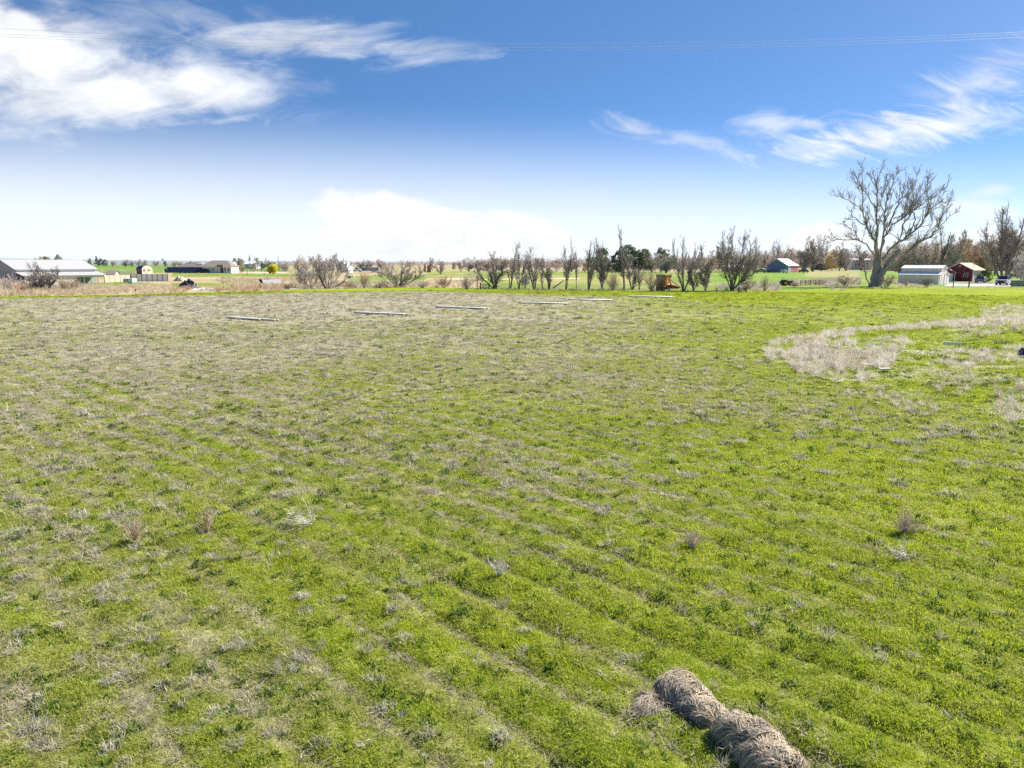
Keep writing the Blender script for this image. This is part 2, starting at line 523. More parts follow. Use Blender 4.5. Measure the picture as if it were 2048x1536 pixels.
def dryness(x, y, fine=True):
    """0 = fresh green, 1 = dead grey stubble."""
    px, py = project(x, np.maximum(y, 2.5), 0 * x)
    D = dry_map(px, py)
    s = row_coord(x, y); l = row_long(x, y)
    D = D + .34 * (fbm(s * .55, l * .10, 21, 4) - .5) + .22 * (fbm(x * .13, y * .13, 23, 3) - .5)
    D = D + .45 * (fbm(s * 2.4, l * .25, 25, 3) - .5) - (.11 + .17 * sstep(np.hypot(x, y), 8, 20)) * rowwave(s) * (.45 + .55 * sstep(fbm(x * .16, y * .16, 5, 3), .30, .70)) * np.clip(2.4 - np.hypot(x, y) / 40, 0, 1)
    if fine:
        D = D - .08 * sstep(py, 880, 1150) * sstep(px, 1500, 300) - .05 * sstep(py, 900, 1150) + .60 * (fbm(x * 1.9, y * 1.9, 27, 3) - .5)
    # the strip along the far edge that was left unmown is fresh green
    g = py - edge_py(px)
    strip = sstep(g, -1.0, 1.5) * (1 - sstep(g, np.interp(px, [0, 400, 900, 1300, 1500, 2048], [3, 4, 6, 9, 18, 20]), np.interp(px, [0, 400, 900, 1300, 1500, 2048], [5, 6.5, 9, 14, 30, 40])))
    D = D * (1 - .9 * strip)
    return np.clip(D, 0, 1), strip

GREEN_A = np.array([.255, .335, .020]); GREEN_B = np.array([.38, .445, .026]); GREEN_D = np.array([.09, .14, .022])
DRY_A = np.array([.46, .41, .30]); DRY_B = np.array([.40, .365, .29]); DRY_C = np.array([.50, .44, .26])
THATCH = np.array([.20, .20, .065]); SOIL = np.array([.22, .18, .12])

def lerp(a, b, t):
    t = np.asarray(t)[..., None]
    return a + (b - a) * t

FAR_ZONES = [   # patches of land beyond the field: outline in the photo, colour, colour variation
    ([(-600, 600), (-600, 545), (1000, 545), (1000, 600)], (.36, .28, .18), .5),
    ([(-600, 546), (-600, 531), (575, 531), (575, 546)], (.11, .18, .03), .5),
    ([(140, 538), (140, 530), (345, 530), (345, 538)], (.10, .19, .03), .3),
    ([(345, 553.5), (345, 546), (640, 548), (640, 553.5)], (.13, .20, .025), .4),
    ([(480, 546.5), (480, 543.5), (600, 543.5), (600, 546.5)], (.45, .38, .28), .3),
    ([(150, 577), (150, 566.5), (262, 564), (300, 566), (300, 574)], (.10, .19, .025), .5),
    ([(340, 574), (340, 566), (480, 566), (500, 572)], (.14, .19, .03), .6),
    ([(250, 574), (250, 568), (330, 568), (330, 574)], (.20, .21, .05), .5),
    ([(560, 531), (560, 527.6), (980, 527.6), (980, 533)], (.40, .29, .21), .3),
    ([(575, 548), (575, 533), (980, 533), (980, 545)], (.30, .26, .15), .6),
    ([(700, 566), (690, 553), (850, 549), (850, 566)], (.14, .21, .03), .5),
    ([(850, 556), (850, 543), (1000, 543), (1000, 556)], (.20, .22, .06), .7),
    ([(890, 575), (890, 555), (970, 555), (970, 575)], (.42, .34, .25), .5),
    ([(960, 583), (960, 543), (1440, 543), (1440, 583)], (.15, .20, .035), .7),
    ([(1000, 566), (1000, 550), (1330, 552), (1330, 566)], (.22, .23, .06), .7),
    ([(960, 544), (960, 527.6), (1440, 527.6), (1440, 544)], (.30, .25, .17), .6),
    ([(1430, 583), (1430, 543), (2600, 543), (2600, 583)], (.13, .22, .025), .45),
    ([(1430, 544), (1430, 527.6), (2600, 527.6), (2600, 544)], (.22, .20, .10), .6),
    ([(1610, 553), (1610, 540), (1720, 540), (1720, 556)], (.28, .26, .12), .6),
    ([(1560, 574), (1560, 568), (1720, 566), (1720, 575)], (.17, .19, .05), .6),
]

def ground_colour(x, y):
    d = np.hypot(x, y)
    px, py = project(x, np.maximum(y, 2.5), 0 * x)
    g = py - edge_py(px)
    D, strip = dryness(x, y)
    n1 = fbm(x * .8, y * .8, 41, 3); n2 = fbm(x * .21, y * .21, 43, 3)
    gre = lerp(GREEN_A, GREEN_B, np.clip(n2 * 1.6 - .3, 0, 1)) * .62
    dr = lerp(DRY_B, DRY_A, np.clip(n1 * 1.5 - .25, 0, 1)) * .70
    farc = lerp(lerp(gre, np.broadcast_to(np.array([.24, .245, .085]), gre.shape), .8 * sstep(D, .10, .55)), dr, sstep(D, .38, .92))
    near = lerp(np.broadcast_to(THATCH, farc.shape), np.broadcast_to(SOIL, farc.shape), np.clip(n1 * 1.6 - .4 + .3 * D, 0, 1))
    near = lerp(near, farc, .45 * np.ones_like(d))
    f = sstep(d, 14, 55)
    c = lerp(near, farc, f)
    sd = polysdf(x, y, MOUND)
    mg = lerp(np.broadcast_to(GREEN_A * .65, c.shape), np.broadcast_to(GREEN_B * .65, c.shape), n1)
    mg = lerp(mg, np.broadcast_to(np.array([.09, .09, .04]), c.shape), sstep(fbm(x * .5, y * .9, 47, 3), .60, .72))
    mg = lerp(mg, np.broadcast_to(DRY_B, c.shape), sstep(fbm(x * .35, y * .5, 49, 3), .52, .70) * .8)
    c = lerp(c, mg, sstep(sd, -.3, .8))
    # beyond the field
    far = np.broadcast_to(np.array([.22, .21, .09]), c.shape).copy()
    v = fbm(x * .06, y * .03, 61, 4)
    v2 = fbm(x * .3, y * .12, 63, 3)
    wob = (v - .5) * 5
    for poly, col, var in FAR_ZONES:
        m = inpoly(px + wob * 3, py + wob * .35, poly)
        cc = np.array(col)
        alt = np.array([.34, .29, .17]) if col[1] > col[0] else np.array([.17, .19, .05])
        zc = lerp(np.broadcast_to(cc, c.shape), np.broadcast_to(alt, c.shape), np.clip((v2 * .6 + v * .6 - .52) * 3, 0, 1) * var)
        far[m] = zc[m]
    c = lerp(far, c, sstep(g, -1.2, .2))
    back = (y < 2.0)
    c[back] = lerp(gre, dr, .35 * np.ones_like(d))[back]
    return np.clip(c, 0.01, .9)

def build_ground():
    front = np.radians(np.linspace(-51, 51, 860))
    side = np.radians(np.concatenate([np.linspace(51, 309, 66)[1:-1]]))
    ang = np.concatenate([front, side])
    rad = np.concatenate([np.geomspace(2.0, 150, 620), np.geomspace(150, 6600, 130)[1:]])
    A, R = np.meshgrid(ang, rad)
    x = (np.sin(A) * R); y = (np.cos(A) * R)
    xf, yf = x.ravel(), y.ravel()
    z = relief(xf, yf)
    v = np.stack([xf, yf, z], 1)
    v = np.concatenate([v, [[0, 0, 0]]])
    nr, na = R.shape
    i = np.arange(nr - 1)[:, None] * na; j = np.arange(na)[None]
    j2 = (j + 1) % na
    q = np.stack([i + j, i + na + j, i + na + j2, i + j2], -1).reshape(-1, 4)
    c = len(v) - 1
    t = np.stack([np.full(na, c), np.arange(na), (np.arange(na) + 1) % na], 1)
    me = np_mesh('ground', v, [q, t], smooth=True)
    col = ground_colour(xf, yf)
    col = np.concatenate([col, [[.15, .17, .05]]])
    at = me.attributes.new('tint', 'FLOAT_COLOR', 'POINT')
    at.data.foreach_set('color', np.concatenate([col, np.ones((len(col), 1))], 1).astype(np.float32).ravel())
    m = bpy.data.materials.new('ground'); m.use_nodes = True
    nt = m.node_tree; bs = nt.nodes['Principled BSDF']
    bs.inputs['Roughness'].default_value = .95; bs.inputs['Specular IOR Level'].default_value = .05
    a = nt.nodes.new('ShaderNodeAttribute'); a.attribute_name = 'tint'
    tcn = nt.nodes.new('ShaderNodeTexCoord')
    def noise(scale, det, rough=.7):
        n = nt.nodes.new('ShaderNodeTexNoise'); n.inputs['Scale'].default_value = scale
        n.inputs['Detail'].default_value = det; n.inputs['Roughness'].default_value = rough
        nt.links.new(tcn.outputs['Object'], n.inputs['Vector'])
        return n.outputs['Fac']
    def mr(v, a0, a1, b0, b1):
        n = nt.nodes.new('ShaderNodeMapRange')
        nt.links.new(v, n.inputs[0])
        for k, q in enumerate((a0, a1, b0, b1)): n.inputs[k + 1].default_value = q
        return n.outputs[0]
    fine = noise(9.0, 8); mid = noise(1.7, 6)
    f1 = mr(fine, .3, .7, .55, 1.45); f2 = mr(mid, .3, .7, .72, 1.28)
    mu = nt.nodes.new('ShaderNodeMath'); mu.operation = 'MULTIPLY'
    nt.links.new(f1, mu.inputs[0]); nt.links.new(f2, mu.inputs[1])
    sc_ = nt.nodes.new('ShaderNodeVectorMath'); sc_.operation = 'SCALE'
    nt.links.new(a.outputs['Color'], sc_.inputs[0]); nt.links.new(mu.outputs[0], sc_.inputs['Scale'])
    nt.links.new(sc_.outputs[0], bs.inputs['Base Color'])
    b = nt.nodes.new('ShaderNodeBump'); b.inputs['Strength'].default_value = .9; b.inputs['Distance'].default_value = .12
    nt.links.new(noise(4.0, 8), b.inputs['Height']); nt.links.new(b.outputs[0], bs.inputs['Normal'])
    o = link_mesh('ground', me, m)
    tag(o, 'wide flat pasture of green and greyish dry stubble with drill rows', kind='structure')
build_ground()

# distant hills
def build_hills():
    prof = [(-900, 511), (-500, 513), (-200, 515), (0, 516.5), (110, 518), (200, 519.5), (300, 521), (430, 521.5), (560, 521.8), (700, 523), (850, 523.5), (1000, 524), (1300, 524.5), (2600, 524.5)]
    Y = 5200.0
    xs = np.linspace(-900, 2600, 240)
    py = np.interp(xs, [p[0] for p in prof], [p[1] for p in prof]) + .35 * (fbm(xs * .02, xs * 0, 3, 4) - .5)
    X = (xs - 1024) / F * Y
    Z = np.array([ZA(p, Y) for p in py])
    rows = [(Y - 600, -2.0), (Y - 350, .45), (Y, 1.0), (Y + 300, .7), (Y + 700, -0.05)]
    v = []
    for k, (yy, f) in enumerate(rows):
        zz = np.where(f < 0, -2.0, Z * f + (fbm(xs * .05, xs * 0 + k, 8, 3) - .5) * 5 * (f < 1))
        v.append(np.stack([X, np.full_like(X, yy), zz], 1))
    n = len(xs); v = np.concatenate(v)
    i = np.arange(len(rows) - 1)[:, None] * n; j = np.arange(n - 1)[None]
    q = np.stack([i + j, i + j + 1, i + n + j + 1, i + n + j], -1).reshape(-1, 4)
    m = mat_plain('hill_haze_blue', (.22, .25, .26), .95, (.17, .20, .21), .006)  # blue-grey base colour carries part of the distance haze
    o = link_mesh('hills', np_mesh('hills', v, q, True), m)
    tag(o, 'low blue hills along the far horizon', kind='structure')
build_hills()

# ------------------------------------------------------------------ scattered plants (grass and stubble nobody could count)
def blades_mesh(name, seed, n, R, hmin, hmax, w, lean, kind='grass'):
    """A little clump of narrow blades or stems standing on z=0."""
    r = np.random.default_rng(seed)
    V = []; Fq = []; S = []
    b = 0
    for k in range(n):
        a = r.uniform(0, 2 * math.pi); q = R * math.sqrt(r.uniform())
        base = np.array([q * math.cos(a), q * math.sin(a), -.01])
        h = r.uniform(hmin, hmax)
        if kind == 'grass':
            az = r.uniform(0, 2 * math.pi); ln = abs(r.normal(0, lean)) * h
        else:
            az = r.uniform(0, 2 * math.pi); ln = r.uniform(.1, 1.0) * lean * h
        out = np.array([math.cos(az), math.sin(az), 0])
        side = np.array([-math.sin(az + r.normal(0, .6)), math.cos(az), 0]); side /= np.linalg.norm(side) + 1e-6
        ww = w * r.uniform(.6, 1.3)
        zf = math.sqrt(max(.12, 1 - min(.9, (ln / h) ** 2 * .6)))
        mid = base + out * ln * .38 + np.array([0, 0, h * .58 * zf]); tip = base + out * ln + np.array([0, 0, h * zf * r.uniform(.85, 1.0)])
        sh = r.uniform(.75, 1.2)
        V += [base - side * ww, base + side * ww, mid + side * ww * .8, mid - side * ww * .8, tip + side * ww * .25, tip - side * ww * .25]
        Fq += [(b, b + 1, b + 2, b + 3), (b + 3, b + 2, b + 4, b + 5)]
        S += [sh] * 6
        b += 6
    me = np_mesh(name, np.array(V), np.array(Fq))
    S = np.array(S)
    c = np.stack([S, S, S, np.ones_like(S)], 1).astype(np.float32)
    at = me.attributes.new('shade', 'FLOAT_COLOR', 'POINT'); at.data.foreach_set('color', c.ravel())
    return me

def weed_mesh(name, seed, n, hh, spread, w, sub=5):
    """A dry branching weed: thin stems fanning from the root, each with finer side stems."""
    r = np.random.default_rng(seed)
    V = []; Fq = []; S = []
    def strip(p0, p1, p2, ww, sh):
        b = len(V)
        d = p2 - p0
        s = np.cross(d, r.normal(size=3)); s /= np.linalg.norm(s) + 1e-9
        V.extend([p0 - s * ww, p0 + s * ww, p1 + s * ww * .8, p1 - s * ww * .8, p2 + s * ww * .4, p2 - s * ww * .4])
        Fq.extend([(b, b + 1, b + 2, b + 3), (b + 3, b + 2, b + 4, b + 5)])
        S.extend([sh] * 6)
    for k in range(n):
        az = r.uniform(0, 2 * math.pi); t = abs(r.normal(0, spread))
        d = np.array([math.cos(az) * math.sin(t), math.sin(az) * math.sin(t), math.cos(t)])
        L = hh * r.uniform(.55, 1.0)
        p0 = r.normal(0, .02, 3) * np.array([1, 1, 0])
        p1 = p0 + d * L * .5 + r.normal(0, .03, 3) * L
        p2 = p0 + d * L + r.normal(0, .08, 3) * L
        sh = r.uniform(.75, 1.2)
        strip(p0, p1, p2, w, sh)
        for q in range(sub):
            u = r.uniform(.3, 1)
            st = p0 + (p1 - p0) * u * 2 if u < .5 else p1 + (p2 - p1) * (u - .5) * 2
            dd = d + r.normal(0, .55, 3); dd /= np.linalg.norm(dd)
            l2 = L * r.uniform(.15, .38)
            strip(st, st + dd * l2 * .5 + r.normal(0, .01, 3), st + dd * l2 + np.array([0, 0, .02]), w * .6, sh * r.uniform(.85, 1.15))
    V = np.array(V); V[:, 2] = np.maximum(V[:, 2], -.01)
    me = np_mesh(name, V, np.array(Fq))
    S = np.array(S); c = np.stack([S, S, S, np.ones_like(S)], 1).astype(np.float32)
    at = me.attributes.new('shade', 'FLOAT_COLOR', 'POINT'); at.data.foreach_set('color', c.ravel())
    return me

M['grass'] = mat_instance_leaf('grass', .5, glossy=.012)
M['stubble'] = mat_instance_leaf('dry_stubble', .42, glossy=.02)

def scatter(name, meshes, mat, pos, rot, scl, idx, tint, label):
    col = bpy.data.collections.new(name + '_clumps')
    for k, me in enumerate(meshes):
        me.materials.clear(); me.materials.append(mat)
        col.objects.link(bpy.data.objects.new('%s_clump_%02d' % (name, k), me))
    me = bpy.data.meshes.new(name)
    me.vertices.add(len(pos))
    me.vertices.foreach_set('co', np.asarray(pos, np.float32).ravel())
    a = me.attributes.new('rot', 'FLOAT_VECTOR', 'POINT'); a.data.foreach_set('vector', np.asarray(rot, np.float32).ravel())
    a = me.attributes.new('scl', 'FLOAT_VECTOR', 'POINT'); a.data.foreach_set('vector', np.asarray(scl, np.float32).ravel())
    a = me.attributes.new('idx', 'INT', 'POINT'); a.data.foreach_set('value', np.asarray(idx, np.int32))
    a = me.attributes.new('tint', 'FLOAT_COLOR', 'POINT')
    a.data.foreach_set('color', np.concatenate([tint, np.ones((len(tint), 1))], 1).astype(np.float32).ravel())
    o = link_mesh(name, me)
    ng = bpy.data.node_groups.new(name, 'GeometryNodeTree')
    ng.interface.new_socket('Geometry', in_out='INPUT', socket_type='NodeSocketGeometry')
    ng.interface.new_socket('Geometry', in_out='OUTPUT', socket_type='NodeSocketGeometry')
    N = ng.nodes.new; L = ng.links.new
    gi = N('NodeGroupInput'); go = N('NodeGroupOutput')
    ip = N('GeometryNodeInstanceOnPoints'); ci = N('GeometryNodeCollectionInfo')
    ci.inputs['Collection'].default_value = col
    ci.inputs['Separate Children'].default_value = True
    ci.inputs['Reset Children'].default_value = True
    ip.inputs['Pick Instance'].default_value = True
    def named(n, t):
        q = N('GeometryNodeInputNamedAttribute'); q.data_type = t; q.inputs['Name'].default_value = n
        return q.outputs['Attribute']
    e2r = N('FunctionNodeEulerToRotation')
    L(gi.outputs[0], ip.inputs['Points']); L(ci.outputs[0], ip.inputs['Instance'])
    L(named('idx', 'INT'), ip.inputs['Instance Index'])
    L(named('rot', 'FLOAT_VECTOR'), e2r.inputs[0]); L(e2r.outputs[0], ip.inputs['Rotation'])
    L(named('scl', 'FLOAT_VECTOR'), ip.inputs['Scale'])
    L(ip.outputs[0], go.inputs[0])
    md = o.modifiers.new('scatter', 'NODES'); md.node_group = ng
    tag(o, label, None, None, 'stuff')
    return o

def wedge(n, r0, r1, half=42.0):
    a = np.radians(RNG.uniform(-half, half, n)); r = np.sqrt(RNG.uniform(r0 * r0, r1 * r1, n))
    return np.sin(a) * r, np.cos(a) * r

GRASS_M = [blades_mesh('grass_clump', 100 + k, 30, .10, .015, .052, .0032, .85) for k in range(6)]
STUB_M = [blades_mesh('stubble_clump', 200 + k, 26, .075, .04, .12, .0034, 1.4, 'stub') for k in range(6)]
FLAT_M = [blades_mesh('flat_straw_clump', 250 + k, 20, .11, .02, .06, .0028, 2.6, 'stub') for k in range(3)]
BROAD_M = [blades_mesh('broadleaf_clump', 300 + k, 22, .06, .03, .07, .0085, 1.3, 'stub') for k in range(3)]

def field_points(r0, r1, dens):
    half = 52 if r1 <= 14 else (48 if r1 <= 36 else 44)          # a little wider than the view, more so close by
    area = math.radians(2 * half) / 2 * (r1 * r1 - r0 * r0)
    x, y = wedge(int(area * dens), r0, r1, half)
    px, py = project(x, y, 0 * x)
    k = py > edge_py(px) + .5
    return x[k], y[k]

def euler(n, tilt=.15):
    return np.stack([RNG.normal(0, tilt, n), RNG.normal(0, tilt, n), RNG.uniform(0, 6.283, n)], 1)

OLIVE = np.array([.33, .345, .10])

def rowmask(x, y):
    return .40 + .60 * sstep(fbm(x * .16, y * .16, 5, 3), .30, .70)

def make_field():
    gp, gr, gs, gi_, gt = [], [], [], [], []
    sp, sr, ss, si_, st = [], [], [], [], []
    def put(L, x, y, tilt, sc, flat, idx, c):
        L[0].append(np.stack([x, y, relief(x, y)], 1)); L[1].append(euler(len(x), tilt))
        L[2].append(np.stack([sc, sc, sc * flat], 1)); L[3].append(idx); L[4].append(c)
    GR = (gp, gr, gs, gi_, gt); ST = (sp, sr, ss, si_, st)
    for r0, r1, dens, size in ((3.9, 9, 430, 1.0), (9, 14, 270, 1.15), (14, 22, 125, 1.5), (22, 36, 46, 2.1), (36, 60, 14, 3.0), (60, 128, 3.4, 4.2)):
        x, y = field_points(r0, r1, dens)
        D, strip = dryness(x, y)
        s = row_coord(x, y); rm = rowmask(x, y)
        rowp = rowwave(s) * rm
        sd = polysdf(x, y, MOUND)
        D = np.where(sd > 0, np.clip(.12 + .9 * (fbm(x * .6, y * .8, 71, 3) - .5), 0, 1), D)
        px, py = project(x, y, 0 * x)
        furrow = sstep(-rowwave(s) * (.45 + .55 * rm), .55, .95) * sstep(px, 2300, 600) * (sd < 0) * sstep(fbm(x * .5, y * .5, 151, 3), .30, .55)
        u = RNG.uniform(0, 1, len(x))
        pd = np.clip(.85 * sstep(D, .38, .98) + (.22 if r0 < 9 else (.40 if r0 < 14 else .70)) * furrow * (r0 < 60), 0, .92)
        isdry = u < pd
        keep = RNG.uniform(0, 1, len(x)) < np.where(isdry, .75, .86 + .22 * rowp)
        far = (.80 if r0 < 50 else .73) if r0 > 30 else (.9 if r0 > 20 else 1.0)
        k = keep & ~isdry; n = k.sum()
        v = fbm(x[k] * .35, y[k] * .35, 81, 3); v2 = RNG.uniform(0, 1, n)
        lush = np.clip(.45 + 1.3 * (v - .5) + .35 * (v2 - .5) + .35 * sstep(px[k], 900, 1900), 0, 1)
        c = lerp(GREEN_A, GREEN_B, lush)
        c = lerp(c, np.broadcast_to(OLIVE, c.shape), .80 * sstep(D[k] + .15 * (v2 - .5), .10, .62))
        dk = RNG.uniform(0, 1, n) < .07
        c[dk] = GREEN_D * RNG.uniform(.9, 1.6, (dk.sum(), 1))
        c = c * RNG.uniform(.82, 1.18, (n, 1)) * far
        ii = RNG.integers(0, 6, n); ii = np.where(dk & (RNG.uniform(0, 1, n) < .5), 6 + RNG.integers(0, 3, n), ii)
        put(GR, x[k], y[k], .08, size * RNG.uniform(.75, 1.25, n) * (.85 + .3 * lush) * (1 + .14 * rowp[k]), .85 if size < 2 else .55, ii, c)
        k = keep & isdry; n = k.sum()
        c = lerp(DRY_A, DRY_B, RNG.uniform(0, 1, n))
        y2 = RNG.uniform(0, 1, n) < .2
        c[y2] = DRY_C
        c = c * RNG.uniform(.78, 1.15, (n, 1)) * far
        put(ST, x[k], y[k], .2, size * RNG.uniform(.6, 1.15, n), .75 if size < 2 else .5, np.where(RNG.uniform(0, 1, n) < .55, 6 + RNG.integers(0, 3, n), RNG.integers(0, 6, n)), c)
    # tufts of dead grey stems, standing in little groups along the rows
    for r0, r1, dens, per, sz in ((5.0, 14, 15.0, 6, .88), (14, 26, 9.5, 6, 1.35), (26, 48, 3.4, 4, 1.7), (48, 80, 1.2, 3, 2.4)):
        x, y = field_points(r0, r1, dens)
        D, strip = dryness(x, y, False)
        s = row_coord(x, y)
        cl = fbm(x * .9, y * .9, 111, 3)
        pr = np.clip(.10 + .95 * D, 0, 1) * (.55 + .45 * rowwave(s) * rowmask(x, y)) * sstep(cl, .30, .62)
        k = (RNG.uniform(0, 1, len(x)) < pr) & (polysdf(x, y, MOUND) < 0)
        x, y = x[k], y[k]
        big = RNG.uniform(.5, 1.3, len(x))
        x = np.repeat(x, per); y = np.repeat(y, per); big = np.repeat(big, per); n = len(x)
        tone = np.repeat(RNG.uniform(0, 1, n // per), per)
        x = x + RNG.normal(0, .055 * sz, n) * big; y = y + RNG.normal(0, .055 * sz, n) * big
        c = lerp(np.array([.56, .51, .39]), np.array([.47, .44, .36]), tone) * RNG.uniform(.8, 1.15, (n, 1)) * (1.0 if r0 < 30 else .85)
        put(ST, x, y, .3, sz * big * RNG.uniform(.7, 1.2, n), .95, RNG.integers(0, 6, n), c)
        # a dark leafy rosette at the foot of some of them
        m = RNG.uniform(0, 1, n) < .10
        put(GR, x[m], y[m], .2, sz * RNG.uniform(.9, 1.7, m.sum()), .7, 6 + RNG.integers(0, 3, m.sum()), lerp(GREEN_D * .9, np.array([.13, .17, .07]), RNG.uniform(0, 1, m.sum())))
    # loose straw shed round the bales
    for (bx, by), nn in (((1300, 1425), 90), ((1400, 1440), 130), ((1540, 1500), 160), ((1640, 1500), 40)):
        p = G(bx, by); n = nn
        x = p[0] + RNG.normal(0, .32, n); y = p[1] + RNG.normal(0, .28, n)
        put(ST, x, y, .3, RNG.uniform(.6, 1.2, n), .6, 6 + RNG.integers(0, 3, n), lerp(np.array([.55, .47, .33]), np.array([.42, .37, .29]), RNG.uniform(0, 1, n)))
    # larger branching dry weeds
    x, y = field_points(5.2, 40, 1.5)
    D, strip = dryness(x, y, False)
    k = (RNG.uniform(0, 1, len(x)) < np.clip(.15 + D, 0, 1) * np.clip(1.4 - np.hypot(x, y) / 50, .2, 1)) & (polysdf(x, y, MOUND) < 0)
    x, y = x[k], y[k]; n = len(x)
    put(ST, x, y, .25, RNG.uniform(.5, 1.3, n) * RNG.uniform(.7, 1.2, n), .8, 9 + RNG.integers(0, 4, n), lerp(DRY_A, DRY_B, RNG.uniform(0, 1, n)) * RNG.uniform(.75, 1.2, (n, 1)))
    # dark leafy weeds
    x, y = field_points(5.2, 34, 1.3); n = len(x)
    put(GR, x, y, .2, RNG.uniform(.8, 2.0, n), .7, 6 + RNG.integers(0, 3, n), lerp(GREEN_D * .8, np.array([.13, .17, .07]), RNG.uniform(0, 1, n)))
    dry_weeds = [weed_mesh('dry_weed_clump', 400 + k, 16, .20, .75, .0028, 5) for k in range(4)]
    cat = np.concatenate
    scatter('grass', GRASS_M + BROAD_M, M['grass'], cat(gp), cat(gr), cat(gs), cat(gi_), cat(gt), 'short bright green grass covering the field')
    scatter('dry_stubble', STUB_M + FLAT_M + dry_weeds, M['stubble'], cat(sp), cat(sr), cat(ss), cat(si_), cat(st), 'grey and straw coloured dead stubble mixed into the grass')
    print('grass', sum(map(len, gp)), 'stubble', sum(map(len, sp)))
make_field()

TALL_WEED = [weed_mesh('tall_weed_clump', 500 + k, 22, .62, .55, .0045, 7) for k in range(5)]
REED_M = [blades_mesh('reed_clump', 600 + k, 34, .32, .45, 1.0, .010, .9, 'stub') for k in range(5)]

def sample_poly(poly_px, n):
    """Random ground points inside an outline given in the photo, even over the ground."""
    P = np.array([G(a, b)[:2] for a, b in poly_px])
    lo, hi = P.min(0), P.max(0)
    out = []
    tot = 0
    while tot < n:
        q = RNG.uniform(lo, hi, (n * 3, 2))
        q = q[inpoly(q[:, 0], q[:, 1], [tuple(p) for p in P])]
        out.append(q); tot += len(q)
    q = np.concatenate(out)[:n]
    return q[:, 0], q[:, 1]

def make_mound_weeds():
    P, T, S = [], [], []
    for poly, n, hs in (
        ([(1560, 718), (1600, 704), (1690, 700), (1790, 716), (1785, 752), (1740, 768), (1690, 770), (1600, 752)], 520, 1.0),
        ([(1522, 705), (1545, 686), (1620, 668), (1700, 660), (1710, 684), (1640, 702), (1580, 716), (1540, 722)], 420, .9),
        ([(1690, 664), (1790, 652), (1900, 645), (2060, 632), (2080, 652), (1960, 664), (1820, 670), (1720, 676)], 560, .9),
        ([(1880, 652), (2060, 640), (2070, 676), (1960, 690), (1890, 676)], 260, .95),
        ([(1740, 700), (1800, 690), (1830, 712), (1790, 730)], 90, .85),
        ([(1860, 715), (1990, 712), (1985, 745), (1880, 745)], 130, .75),
        ([(1990, 716), (2080, 712), (2080, 740), (2000, 744)], 90, .8),
        ([(1850, 740), (1950, 742), (1945, 800), (1870, 790)], 90, .6),
        ([(1960, 615), (2070, 604), (2080, 630), (1960, 640)], 200, .9),
        ([(1640, 775), (1760, 780), (1880, 815), (1870, 835), (1720, 800)], 90, .55),
        ([(1560, 690), (2060, 640), (2060, 850), (1800, 790), (1600, 750)], 160, .42),
        ([(1990, 790), (2060, 790), (2060, 850), (2000, 850)], 40, .9),
    ):
        x, y = sample_poly(poly, n)
        cl = fbm(x * .55, y * .55, 131, 3) * hs + RNG.uniform(-.12, .12, n)
        k = cl > .36 * hs
        x, y = x[k], y[k]; n = len(x)
        P.append(np.stack([x, y, relief(x, y) - .02], 1))
        c = lerp(np.array([.74, .66, .57]), np.array([.64, .585, .52]), RNG.uniform(0, 1, n)) * RNG.uniform(.75, 1.2, (n, 1))
        y2 = RNG.uniform(0, 1, n) < .15
        c[y2] = np.array([.50, .42, .29]) * RNG.uniform(.8, 1.1, (y2.sum(), 1))
        T.append(c); s = hs * RNG.uniform(.55, 1.15, n); S.append(np.stack([s * 1.0, s * 1.0, s * .62], 1))
    P = np.concatenate(P); n = len(P)
    scatter('dry_weeds', TALL_WEED, M['stubble'], P, euler(n, .22), np.concatenate(S), RNG.integers(0, 5, n), np.concatenate(T),
            'wispy pinkish grey dry weeds growing over the low mound')
make_mound_weeds()

